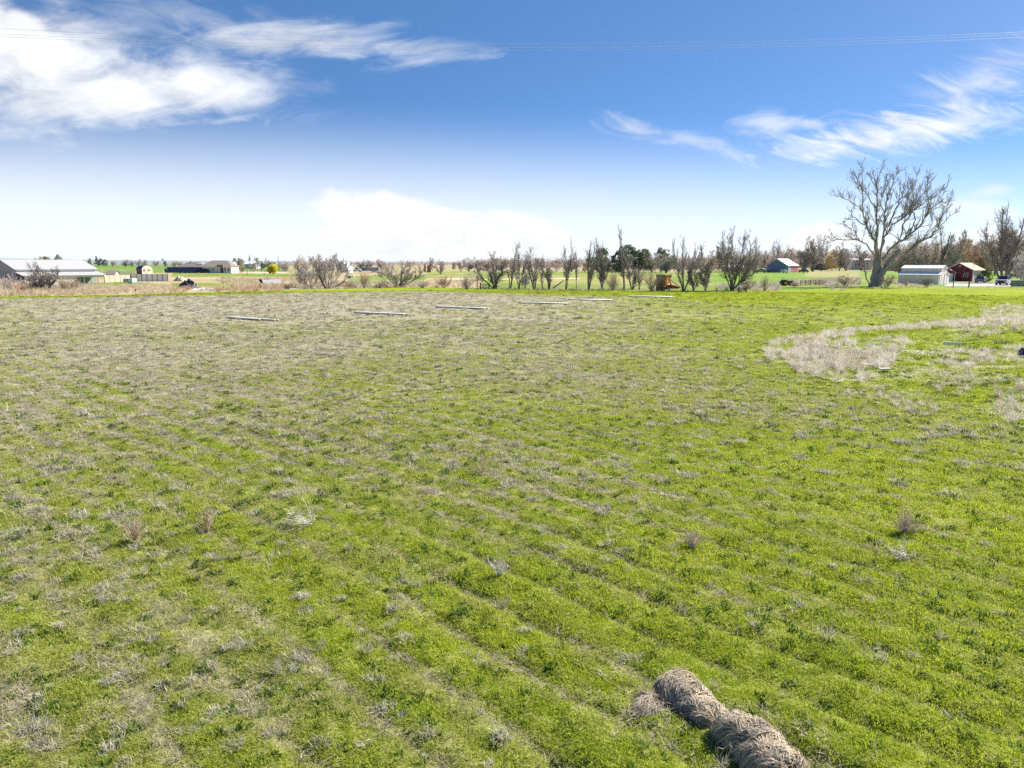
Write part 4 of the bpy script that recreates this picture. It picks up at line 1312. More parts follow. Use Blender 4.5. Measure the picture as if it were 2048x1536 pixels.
# ------------------------------------------------------------------ overhead wires
M['wire'] = mat_plain('wire', (.92, .92, .92), .4, metallic=.3)
def wire(pts_px, Y, label):
    a, b, c = [(XA(px, Y, ZA(py, Y)), ZA(py, Y)) for px, py in pts_px]
    A = np.array([[p[0] ** 2, p[0], 1] for p in (a, b, c)]); k = np.linalg.solve(A, np.array([a[1], b[1], c[1]]))
    xs = np.linspace(-70, 70, 90)
    o = MB().tube([(x, Y + x * 0.0, k[0] * x * x + k[1] * x + k[2]) for x in xs], .0040, 5).build('overhead_wire', M['wire'])
    tag(o, label, 'power line', 'overhead power lines across the sky')
wire([(56, 60), (1050, 87), (1780, 75)], 26.0, 'thin pale power line crossing the sky, the topmost of the three wires')
wire([(45, 70), (1050, 95), (1790, 80)], 26.0, 'thin pale power line crossing the sky, the middle one of the three wires')
wire([(60, 76), (1100, 100), (1780, 86)], 26.0, 'thin pale power line crossing the sky, the lowest of the three wires')

# ------------------------------------------------------------------ buildings
M['roof_grey_metal'] = mat_metal_sheet('roof_grey_metal', (.40, .39, .385), .5, 'X', .45)
M['roof_white_metal'] = mat_metal_sheet('roof_white_metal', (.74, .74, .76), .5, 'X', .4)
M['wall_white_metal'] = mat_metal_sheet('wall_white_metal', (.90, .76, .69), .3, 'X', .5)
M['wall_grey'] = mat_metal_sheet('wall_grey', (.42, .40, .38), .4, 'X', .6)
M['wall_cream_sheet'] = mat_metal_sheet('wall_cream_sheet', (.66, .62, .55), .4, 'X', .6)
M['wall_blue'] = mat_metal_sheet('wall_blue', (.17, .21, .36), .4, 'X', .6)
M['wall_red'] = mat_metal_sheet('wall_red', (.25, .025, .035), .25, 'Z', .6)
M['wall_pinkred'] = mat_metal_sheet('wall_pinkred', (.52, .16, .18), .4, 'Y', .6)
M['shingle_brown'] = mat_plain('shingle_brown', (.21, .175, .15), .9, (.16, .13, .115), 9)
M['shingle_tan'] = mat_plain('shingle_tan', (.50, .38, .28), .9, (.42, .27, .17), 3)
M['shingle_dark'] = mat_plain('shingle_dark', (.08, .08, .09), .9, (.05, .05, .06), 6)
M['navy'] = mat_metal_sheet('navy', (.02, .045, .13), .3, 'Y', .4)
M['stucco_white'] = mat_plain('stucco_white', (.78, .77, .74), .8, (.72, .71, .68), 3)
M['solar'] = mat_plain('solar', (.012, .018, .045), .16, (.018, .026, .06), 1.2, spec=.5)
M['tan_fence'] = mat_metal_sheet('tan_fence', (.62, .46, .33), .25, 'X', .8)
M['brick'] = mat_plain('brick', (.24, .14, .10), .9, (.17, .10, .08), 8)
M['tan_house'] = mat_plain('tan_house', (.44, .37, .31), .8, (.38, .32, .27), 3)
M['concrete'] = mat_plain('concrete', (.46, .45, .42), .9, (.38, .37, .34), 4)
M['orange'] = mat_plain('orange', (.85, .40, .12), .6, (.75, .32, .09), 3)
M['red_paint'] = mat_plain('red_paint', (.55, .07, .035), .5, (.40, .05, .03), 3)
M['tarp_black'] = mat_plain('tarp_black', (.02, .022, .035), .3, (.05, .055, .075), 3, .6)
M['gravel'] = mat_plain('gravel', (.40, .36, .32), .95, (.30, .27, .24), 2.5, .6)
M['rubber'] = mat_plain('rubber', (.02, .02, .02), .85)

def gable_parts(o, W_, D, eave, ridge, wall, roof, over=.3, th=.12, y_axis=True, x0=0.0, y0=0.0, roof2=None, wall_name='wall', roof_name='roof'):
    """Gable block: width W_ along x, depth D along y, ridge along y when y_axis."""
    mb = MB()
    if y_axis:
        mb.prism_y([(x0, 0), (x0 + W_, 0), (x0 + W_, eave), (x0 + W_ / 2, ridge), (x0, eave)], y0, y0 + D)
    else:
        mb.prism_x([(y0, 0), (y0 + D, 0), (y0 + D, eave), (y0 + D / 2, ridge), (y0, eave)], x0, x0 + W_)
    w = mb.build(wall_name, wall, o)
    sl = (ridge - eave) / ((W_ if y_axis else D) / 2)
    rfs = []
    for k, m in ((0, roof), (1, roof2 or roof)):
        mb = MB()
        if y_axis:
            xe = x0 - over if k == 0 else x0 + W_ + over
            xm = x0 + W_ / 2
            a = (xe, y0 - over, eave - over * sl + th); b = (xm, y0 - over, ridge + th); c = (xm, y0 + D + over, ridge + th); d = (xe, y0 + D + over, eave - over * sl + th)
        else:
            ye = y0 - over if k == 0 else y0 + D + over
            ym = y0 + D / 2
            a = (x0 - over, ye, eave - over * sl + th); b = (x0 + W_ + over, ye, eave - over * sl + th); c = (x0 + W_ + over, ym, ridge + th); d = (x0 - over, ym, ridge + th)
        mb.slab(a, b, c, d, th - .01)
        rfs.append(mb.build(roof_name, m, o))
    return w, rfs

def window(o, x, y, z, w, h, face='y-', frame='white_paint', name='window'):
    """A framed window standing a little proud of a wall; frame and pane are its sub-parts."""
    f = .07; t = .06
    def bx(mb, u0, u1, z0, z1, d0, d1):
        if face == 'y-': return mb.box(u0, u1, y - d1, y - d0, z0, z1)
        if face == 'x+': return mb.box(x + d0, x + d1, u0, u1, z0, z1)
        if face == 'x-': return mb.box(x - d1, x - d0, u0, u1, z0, z1)
    c = x if face == 'y-' else y
    mb = MB()
    bx(mb, c - w / 2 - f, c + w / 2 + f, z - f, z, .004, t); bx(mb, c - w / 2 - f, c + w / 2 + f, z + h, z + h + f, .004, t)
    bx(mb, c - w / 2 - f, c - w / 2, z, z + h, .004, t); bx(mb, c + w / 2, c + w / 2 + f, z, z + h, .004, t)
    bx(mb, c - w / 2, c + w / 2, z + h * .5 - .025, z + h * .5 + .025, .022, t - .01)
    wf = mb.build(name, M[frame], o)
    mb = MB(); bx(mb, c - w / 2, c + w / 2, z, z + h, .003, .020)
    mb.build('pane', M['glass'], wf)
    return wf

def door(o, x, y, w, h, face='y-', mat='white_paint', frame='white_paint'):
    def bx(mb, u0, u1, z0, z1, d0, d1):
        if face == 'y-': return mb.box(u0, u1, y - d1, y - d0, z0, z1)
        if face == 'x+': return mb.box(x + d0, x + d1, u0, u1, z0, z1)
        if face == 'x-': return mb.box(x - d1, x - d0, u0, u1, z0, z1)
    c = x if face == 'y-' else y
    mb = MB(); bx(mb, c - w / 2, c + w / 2, .05, h, .004, .035)
    d = mb.build('door', M[mat], o)
    mb = MB(); bx(mb, c - w / 2 - .1, c - w / 2, .05, h, .004, .06); bx(mb, c + w / 2, c + w / 2 + .1, .05, h, .004, .06); bx(mb, c - w / 2 - .1, c + w / 2 + .1, h, h + .1, .004, .06)
    mb.build('door_frame', M[frame], d)
    mb = MB(); bx(mb, c + w * .36, c + w * .42, h * .45, h * .45 + .06, .035, .08)
    mb.build('handle', M['dark_metal'], d)
    return d

# --- white barn with a raised centre, beside the cottonwood
def white_barn():
    Y = YG(569.5); x = XA(1876, Y)
    a = 47.5
    o = thing('white_barn', 'white metal barn with a raised centre roof and two doors, beside the red house', 'barn', (x, Y, 0), math.radians(-a))
    Wd, D = 8.4, 6.8
    # local x runs along the long side (towards the near corner at x=0), y goes back
    prof = [(0, 0), (D, 0), (D, 2.15), (D - 1.75, 2.72), (D - 1.75, 3.55), (D / 2, 4.1), (1.75, 3.55), (1.75, 2.72), (0, 2.15)]
    MB().prism_x(prof, -Wd, 0).build('wall', M['wall_white_metal'], o)
    def rf(y0, z0, y1, z1, nm='roof'):
        MB().slab((-Wd - .15, y0, z0), (.15, y0, z0), (.15, y1, z1), (-Wd - .15, y1, z1), .09).build(nm, M['roof_white_metal'], o)
    rf(-.25, 2.18, 1.74, 2.83); rf(D + .25, 2.18, D - 1.74, 2.83)
    rf(1.5, 3.58, D / 2, 4.22); rf(D - 1.5, 3.58, D / 2, 4.22)
    for y, w, h in ((1.05, 1.05, 1.95), (4.4, 1.5, 2.2)):
        door(o, 0, y, w, h, 'x+', 'white_paint', 'wall_grey')
    MB().box(.004, .05, 2.85, 3.5, 2.85, 3.35).build('vent', M['wall_grey'], o)
    return o
white_barn()

# --- red house with a small red annex
def red_house():
    Y = YG(563); x = XA(1944, Y)
    o = thing('red_house', 'dark red wooden house with a tan roof and small gabled annex behind the white barn', 'house', (x, Y, 0), math.radians(-47))
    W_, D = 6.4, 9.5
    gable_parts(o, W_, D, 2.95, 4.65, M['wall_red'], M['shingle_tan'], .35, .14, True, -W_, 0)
    for cx in (-.06, ):
        MB().box(cx, cx + .18, -.06, -.004, 0, 2.8).build('corner_trim', M['white_paint'], o)
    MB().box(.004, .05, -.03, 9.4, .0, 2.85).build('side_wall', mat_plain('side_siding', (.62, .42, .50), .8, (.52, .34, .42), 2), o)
    for s in (-1, 1):
        sl = 1.7 / 3.2
        xa, xb = (-W_ - .35, -W_ / 2) if s < 0 else (.35, -W_ / 2)
        MB().slab((xa, -.42, 2.95 - .35 * sl + .16), (xb, -.42, 4.81), (xb, -.36, 4.81), (xa, -.36, 2.95 - .35 * sl + .16), .2).build('fascia', M['white_paint'], o)
    window(o, -1.55, 0, 1.15, .95, .95, 'y-')
    MB().box(-3.35, -2.95, -.05, -.004, 3.75, 4.1).build('gable_vent', M['white_paint'], o)
    window(o, .05, 2.0, 1.0, .9, 1.0, 'x+'); window(o, .05, 6.5, 1.0, 1.2, 1.0, 'x+')
    door(o, .05, 4.2, .95, 2.05, 'x+')
    MB().tube([(-1.3, 5.0, 3.6), (-1.3, 5.0, 4.9)], .09, 8).build('chimney_pipe', M['steel'], o)
    # annex
    aw, ad = 2.6, 2.2
    gable_parts(o, aw, ad - .004, 2.25, 3.05, M['wall_red'], M['shingle_tan'], .22, .12, True, -6.1, -ad, None, 'annex_wall', 'annex_roof')
    door(o, -4.5, -ad, .95, 1.95, 'y-')
    MB().box(-3.52, -3.38, -ad - .05, -ad - .003, 0, 2.2).build('corner_trim', M['white_paint'], o)
    return o
red_house()

# --- blue barn with white roof
def blue_barn():
    Y = YG(545.3); x = XA(1575, Y)
    o = thing('blue_barn', 'blue grey metal barn with a white roof and pink red side on the green slope', 'barn', (x, Y, 0), math.radians(-45))
    W_, D = 11.4, 12
    gable_parts(o, W_, D, 3.6, 6.9, M['wall_blue'], M['roof_white_metal'], .4, .15, True, -W_, 0)
    MB().box(.004, .06, 3.6, D - .1, 0, 3.55).build('side_panel', M['wall_pinkred'], o)
    MB().box(.004, .08, .3, 3.5, 0, 3.2).build('sliding_door', mat_metal_sheet('pale_door', (.45, .52, .50), .3, 'Y'), o)
    MB().slab((-W_ - 3.5, .2, 2.0), (-W_ + 3.0, -.5, 2.2), (-W_ + 3.0, -3.0, 1.9), (-W_ - 3.5, -3.0, 1.8), .12).build('lean_to_roof', M['white_paint'], o)
    for px_, py_ in ((-W_ - 3.2, -2.8), (-W_ + 2.8, -2.8), (-W_ - 3.2, 0)):
        MB().box(px_ - .07, px_ + .07, py_ - .07, py_ + .07, 0, 1.8).build('lean_to_post', M['post_wood'], o)
    return o
blue_barn()

# --- long pale barn at the field edge
def long_barn():
    Y = 168.0; x = XA(8, Y)
    o = thing('long_barn', 'long barn with pale grey metal roof, white wall band and a lean-to porch', 'barn', (x, Y, 0), math.radians(53))
    L, w = 16.8, 7.6
    MB().prism_x([(-w, 0), (w, 0), (w, 3.45), (0, 5.35), (-w, 3.45)], 0, L).build('wall', M['wall_grey'], o)
    for s in (-1, 1):
        MB().slab((-.4, s * (w + .5), 3.32), (L + .4, s * (w + .5), 3.32), (L + .4, 0, 5.5), (-.4, 0, 5.5), .1).build('roof', M['roof_grey_metal'], o)
    MB().box(.05, L, -w - .03, -w - .003, 2.62, 3.3).build('wall_band', M['white_paint'], o)
    MB().slab((-.3, -w - 4.4, 2.0), (L + .4, -w - 4.4, 2.0), (L + .4, -w - .04, 2.75), (-.3, -w - .04, 2.75), .12).build('lean_to_roof', M['roof_grey_metal'], o)
    MB().box(.1, L, -w - 4.2, -w - 4.1, 1.5, 1.86).build('lean_to_fascia', M['cream'], o)
    MB().box(.1, L * .62, -w - 4.0, -w - 3.9, 0, 1.5).build('lean_to_wall', M['wall_cream_sheet'], o)
    for k in range(5):
        xx = L * (.64 + .09 * k)
        MB().box(xx - .07, xx + .07, -w - 4.2, -w - 4.06, 0, 1.5).build('porch_post', M['grey_wood'], o)
    door(o, 5.5, -w - 4.0, 1.1, 1.45, 'y-', 'white_paint')
    MB().box(-.06, -.004, -1.6, 1.6, 0, 2.6).build('end_door', M['wall_grey'], o)
    return o
long_barn()

def hip(mb, x0, x1, y0, y1, ze, zr, inset):
    ym = (y0 + y1) / 2
    vs = [(x0, y0, ze), (x1, y0, ze), (x1, y1, ze), (x0, y1, ze), (x0 + inset, ym, zr), (x1 - inset, ym, zr)]
    return mb.add(vs, [(0, 1, 5, 4), (1, 2, 5), (2, 3, 4, 5), (3, 0, 4), (3, 2, 1, 0)])

def farmhouse():
    Y = YG(546.2); s = Y / F
    x = XA(404, Y)
    o = thing('farmhouse', 'white single storey house with a brown hipped roof behind the solar panels', 'house', (x, Y, 0), 0)
    W_ = 60 * s
    MB().box(0, W_ * .60, 0, 10, 0, 3.1).build('wall', M['stucco_white'], o)
    MB().box(W_ * .72, W_ - .2, -.5, 9.5, 0, 3.1).build('bay_wall', M['stucco_white'], o)
    MB().box(W_ * .60, W_ * .72, 1.6, 9.4, 0, 3.1).build('porch_wall', M['wall_cream_sheet'], o)
    hip(MB(), -.8, W_ + .3, -1.3, 11, 3.12, 6.1, 4.2).build('roof', M['shingle_brown'], o)
    MB().box(W_ * .55, W_ * .76, -1.9, -.9, 3.0, 4.0).build('porch_roof', M['shingle_brown'], o)
    MB().box(-12, -.01, 2.0, 9.0, 0, 2.9).build('wing_wall', M['stucco_white'], o)
    hip(MB(), -12.8, 1.0, 1.0, 10, 2.9, 5.3, 4.0).build('wing_roof', M['shingle_brown'], o)
    MB().box(-.7, W_ + .2, -1.34, -1.302, 2.85, 3.15).build('gutter', M['white_paint'], o)
    MB().box(-7.3, -7.0, 4.5, 4.8, 4.5, 5.8).build('chimney_pipe', M['dark_metal'], o)
    for k in range(4):
        MB().box(-3.2 + .7 * k, -2.9 + .7 * k, 3.4, 3.7, 4.1, 4.9).build('roof_vent', M['white_paint'], o)
    door(o, W_ * .66, 1.6, 1.2, 2.3, 'y-', 'dark_metal')
    window(o, W_ * .38, 0, 1.5, .7, .7, 'y-'); window(o, W_ * .78, -.5, .9, .8, 1.5, 'y-')
    window(o, W_ * .90, -.5, .9, 1.0, 1.5, 'y-')
    return o
farmhouse()

def solar():
    Y = YG(546.0) - 6; s = Y / F
    x = XA(326, Y)
    o = thing('solar_array', 'long ground mounted bank of dark blue solar panels before the white house', 'solar panel', (x, Y, 0), 0)
    def panel(a, b, z0, z1, sk):
        y0 = 0; y1 = (z1 - z0) * .9
        MB().slab((a, y0, z0), (b, y0, z0), (b + sk, y1, z1), (a + sk, y1, z1), .1).build('panel', M['solar'], o)
        n = max(2, int((b - a) / 4))
        for k in range(n + 1):
            xx = a + .3 + (b - a - .6) * k / n
            MB().box(xx - .08, xx + .08, y1 * .7 - .08, y1 * .7 + .08, 0, z0 + (z1 - z0) * .65).build('post', M['steel'], o)
    panel(10 * s, 79.6 * s, .35, 2.9, -1.6)
    panel(4.4 * s, 9.6 * s, .35, 2.15, -1.2)
    panel(80.0 * s, 92 * s, .35, 2.0, -1.2)
    return o
solar()

def gambrel_shed():
    Y = YG(548.3); x = XA(284.5, Y)
    o = thing('garden_shed', 'small shed with navy curved roof, cream front and two windows on the far green', 'shed', (x, Y, 0), math.radians(50))
    w, D = 4.6, 5.6
    arc = [(w / 2 + (w / 2) * math.cos(t), 2.0 + 1.75 * math.sin(t)) for t in np.linspace(0, math.pi, 9)]
    MB().prism_y([(0, 0), (w, 0)] + arc, 0, .12).build('front_wall', M['cream'], o)
    MB().prism_y([(.04, 0), (w - .04, 0)] + [(w / 2 + (p[0] - w / 2) * .96, p[1] - .08) for p in arc], .122, D).build('wall', M['wall_red'], o)
    outer = [(w / 2 + (w / 2 + .1) * math.cos(t), 1.8 + 2.05 * math.sin(t)) for t in np.linspace(0, math.pi, 11)]
    inner = [(w / 2 + (w / 2 + .0) * math.cos(t), 1.8 + 1.98 * math.sin(t)) for t in np.linspace(math.pi, 0, 11)]
    mb = MB()
    n = 11
    vs = [(a, -.02 + 0.16, b) for a, b in outer] + [(a, D + .1, b) for a, b in outer] + [(a, .14, b) for a, b in inner[::-1]] + [(a, D + .1, b) for a, b in inner[::-1]]
    fs = []
    for i in range(n - 1):
        fs += [(i, i + 1, n + i + 1, n + i), (2 * n + i, 3 * n + i, 3 * n + i + 1, 2 * n + i + 1), (i, 2 * n + i, 2 * n + i + 1, i + 1), (n + i, n + i + 1, 3 * n + i + 1, 3 * n + i)]
    fs += [(0, n, 3 * n, 2 * n), (n - 1, 3 * n - 1, 4 * n - 1, 2 * n - 1)]
    mb.add(vs, fs).build('roof', M['navy'], o)
    window(o, .95, 0, 1.3, .6, .8); window(o, 3.05, 0, 1.3, .6, .8)
    door(o, 2.0, 0, .8, 1.9, 'y-', 'cream')
    return o
gambrel_shed()

def simple_gable(name, label, cat, px0, px1, base_py, eave_py, ridge_py, wall, roof, depth, rz=0, y_axis=False, Y=None, win=2, over=.3, do=True):
    if Y is None: Y = YG(base_py)
    x = XA(px0, Y); W_ = XA(px1, Y) - x
    o = thing(name, label, cat, (x, Y, 0), math.radians(rz))
    gable_parts(o, W_, depth, ZA(eave_py, Y), ZA(ridge_py, Y), M[wall], M[roof], over, .12, y_axis, 0, 0)
    e = ZA(eave_py, Y)
    for k in range(win):
        window(o, W_ * (.22 + .56 * k / max(1, win - 1)), 0, e * .42, min(1.1, W_ * .12), e * .3)
    if do: door(o, W_ * .5, 0, 1.0, min(2.05, e * .8), 'y-')
    return o

simple_gable('garden_shed', 'small brown roofed lean shed between the long barn and the tan fence', 'shed', 211, 228, 556, 548.5, 541, 'wall_grey', 'shingle_brown', 5, 10, False, win=1)
simple_gable('garden_shed', 'low open shed with grey roof and dark brown fascia behind the white trailer', 'shed', 239, 262, 558, 552.3, 546.5, 'tan_house', 'shingle_brown', 4, 8, False, win=0)
simple_gable('farmhouse', 'white gabled two storey house half hidden by the spreading bare shrubs', 'house', 680, 697, 545, 538, 524.5, 'stucco_white', 'roof_white_metal', 8, -6, True, win=2)
simple_gable('outbuilding', 'small white gabled outbuilding next to the brown barn', 'shed', 664, 669.5, 541.5, 530.5, 525, 'stucco_white', 'shingle_brown', 4, -6, True, win=1)
simple_gable('brown_barn', 'long low brown barn beyond the bare shrubs', 'barn', 630, 663, 542, 536, 531.5, 'brick', 'shingle_brown', 9, 4, False, win=2)
simple_gable('farmhouse', 'distant white flat building among evergreens behind the white house', 'house', 489, 513, 537.5, 527.5, 523.4, 'stucco_white', 'roof_white_metal', 12, 0, False, win=3)
simple_gable('outbuilding', 'white outbuilding just beside the brown hipped roof of the white house', 'shed', 458, 466, 541.5, 529, 524, 'stucco_white', 'roof_white_metal', 8, 0, False, win=1, do=False)
simple_gable('farmhouse', 'tan house with dark roof showing between the trunks of the tree row', 'house', 1205, 1246, 544, 534.5, 526, 'tan_house', 'shingle_brown', 10, -12, False, win=3)
simple_gable('farmhouse', 'low white house glimpsed through the dark spreading tree', 'house', 1446, 1486, 543.5, 535, 529, 'wall_blue', 'roof_white_metal', 9, -10, False, win=3)
simple_gable('open_shed', 'dark open fronted shed in front of the bare wood', 'shed', 1628, 1655, 540, 527.5, 520.5, 'shingle_dark', 'shingle_dark', 9, -8, False, win=0, do=False)
simple_gable('farmhouse', 'pale blue two storey house with white roof showing through the cottonwood limbs', 'house', 1702, 1740, 539.5, 520.5, 516.5, 'wall_cream_sheet', 'roof_white_metal', 14, -14, False, win=4)

# ------------------------------------------------------------------ fences, gates and posts
def post(label, px, base_py, top_py, r=.08, mat='post_wood', lean=0, name='fence_post', group=None):
    Y = YG(base_py); x = XA(px, Y); h = ZA(top_py, Y)
    o = MB().tube([(0, 0, -.2), (lean * .5, 0, h * .5), (lean, 0, h)], [r, r * .95, r * .85], 8).build(name, M[mat])
    o.location = (x, Y, 0)
    return tag(o, label, 'post', group)

def panel_fence(name, label, cat, px0, py0, px1, py1, h, mat, kind='board', n=6, postmat='grey_wood', extra_label=None):
    A, B = G(px0, py0), G(px1, py1)
    d = B - A; L = np.linalg.norm(d)
    o = thing(name, label, cat, tuple(A), math.atan2(d[1], d[0]))
    for k in range(n + 1):
        xx = L * k / n
        MB().box(xx - .06, xx + .06, -.06, .06, -.1, h + .08).build('post', M[postmat], o)
    for k in range(n):
        a, b = L * k / n + .062, L * (k + 1) / n - .062
        if kind == 'board':
            MB().box(a, b, -.025, .025, .06, h).build('panel', M[mat], o)
        elif kind == 'rail':
            mb = MB()
            for z in np.linspace(h * .28, h * .95, 3): mb.box(a, b, -.03, .03, z - .05, z + .05)
            mb.build('rail', M[mat], o)
        elif kind == 'mesh':
            mb = MB()
            for z in np.linspace(.1, h, 7): mb.tube([(a, 0, z), (b, 0, z)], .018, 4)
            for u in np.linspace(a, b, 10): mb.tube([(u, .02, .05), (u, .02, h)], .014, 4)
            mb.build('wire_panel', M[mat], o)
    return o

panel_fence('board_fence', 'tan privacy fence running from the lean-to porch to the white trailer', 'fence', 209, 565, 262, 563.5, 1.75, 'tan_fence', n=5)
M['green_net'] = mat_plain('green_net', (.78, .80, .72), .8, (.66, .68, .60), 2)
panel_fence('kennel_fence', 'grey green screened enclosure fence beside the white trailer', 'fence', 263, 563.5, 336, 563.0, 1.9, 'green_net', n=7, postmat='dark_metal')
panel_fence('wire_fence', 'weathered wooden panel fence by the parked pickup truck', 'fence', 2022, 573.5, 2090, 573.0, 1.25, 'grey_wood', 'board', 5)
panel_fence('rail_fence', 'dark low rail fence behind the weeds near the green tractor', 'fence', 1601, 571, 1640, 569.5, 1.0, 'post_wood', 'rail', 4, 'post_wood')
panel_fence('rail_fence', 'long pale rail fence in the far paddock behind the yellow willow', 'fence', 500, 543.2, 600, 544.5, 1.5, 'old_board', 'rail', 12, 'post_wood')
panel_fence('wire_fence', 'thin wire fence on wooden posts along the gravel drive of the red house', 'fence', 1906, 575, 1937, 575, 1.05, 'steel', 'mesh', 1, 'post_wood')

def gate(label, px0, px1, py, top_py):
    Y = YG(py); x0 = XA(px0, Y); L = XA(px1, Y) - x0; h = ZA(top_py, Y)
    o = thing('farm_gate', label, 'gate', (x0, Y, 0), 0)
    for xx in (0, L):
        MB().box(xx - .1, xx + .1, -.1, .1, -.1, h).build('gate_post', M['post_wood'], o)
    mb = MB()
    for z in (h * .25, h * .5, h * .78): mb.box(.102, L - .102, -.03, .03, z - .05, z + .05)
    mb.tube([(.15, .05, h * .22), (L - .15, .05, h * .8)], .04, 5)
    mb.build('rails', M['post_wood'], o)
    return o
gate('wooden farm gate between two posts under the dark spreading tree', 1477, 1492, 585, 573.5)
gate('wooden farm gate at the end of the tree row beside the reddish bushes', 961, 978, 578, 566)

post('tall thin post among the reddish bushes near the farm gate', 954.5, 578, 550, .07)
post('short dark post standing in the tan grass before the white trailer', 271.5, 585, 578, .09)
post('leaning dark post in the tan weeds below the pale metal shelter', 523, 577, 568, .10, lean=-.35)
post('tall slim pole standing in the green beyond the white house', 494.5, 551.5, 534, .09)
post('pale yellow pole beside the end of the long barn roof', 205.5, 558, 535, .08, 'cream')
post('dark post on the green by the rail fence of the far paddock', 528.5, 549.5, 545.5, .14)
post('wooden post at the edge of the gravel drive before the dark car', 1937.5, 574, 563.5, .09, lean=.12)
# a fallen trunk leaning in the tree row
Y_ = YG(578)
o_ = MB().tube([(XA(1104, Y_), Y_, .05), (XA(1116, Y_), Y_ + .4, .75), (XA(1128.5, Y_), Y_ + .8, ZA(561, Y_))], [.14, .12, .09], 7).build('fallen_trunk', M['bark_dark'])
tag(o_, 'dark fallen trunk leaning up into the tree row', 'trunk')

# ------------------------------------------------------------------ driveway and ditch
def flat_patch(name, pts_px, mat, label, z=.03):
    P = [G(a, b) for a, b in pts_px]
    o = MB().add([(p[0], p[1], z) for p in P], [tuple(range(len(P)))]).build(name, mat)
    return tag(o, label, kind='structure')
flat_patch('driveway', [(1886, 572.5), (1900, 566), (1950, 564.5), (2048, 563), (2300, 562), (2300, 573), (2048, 573), (1960, 573.5)], M['gravel'], 'pale gravel drive before the red house')
flat_patch('farm_lane', [(900, 558.6), (1160, 556.6), (1160, 557.8), (900, 560.2)], mat_plain('lane_dust', (.55, .47, .36), .95, (.45, .38, .30), 1), 'pale dirt lane crossing behind the tree row')
Yd = YG(571.4)
o_ = MB().tube([(XA(1648, Yd), Yd, .16), (XA(1674, Yd), Yd, .16)], .14, 10).build('white_pipe', M['pvc'])
tag(o_, 'white pipe lying along the ditch bank below the brown weeds', 'pipe')

# ------------------------------------------------------------------ vehicles
M['car_grey'] = mat_plain('car_grey', (.16, .19, .21), .25, (.15, .18, .20), 2, spec=.5)
M['car_silver'] = mat_plain('car_silver', (.42, .42, .46), .25, (.40, .40, .44), 2, spec=.5)
M['car_dark'] = mat_plain('car_dark', (.03, .03, .04), .25, (.028, .028, .036), 2, spec=.5)
M['car_white'] = mat_plain('car_white', (.78, .78, .78), .3, (.75, .75, .75), 2, spec=.5)
M['lamp'] = mat_plain('lamp', (.7, .7, .7), .1)
M['lamp_red'] = mat_plain('lamp_red', (.35, .01, .01), .2)

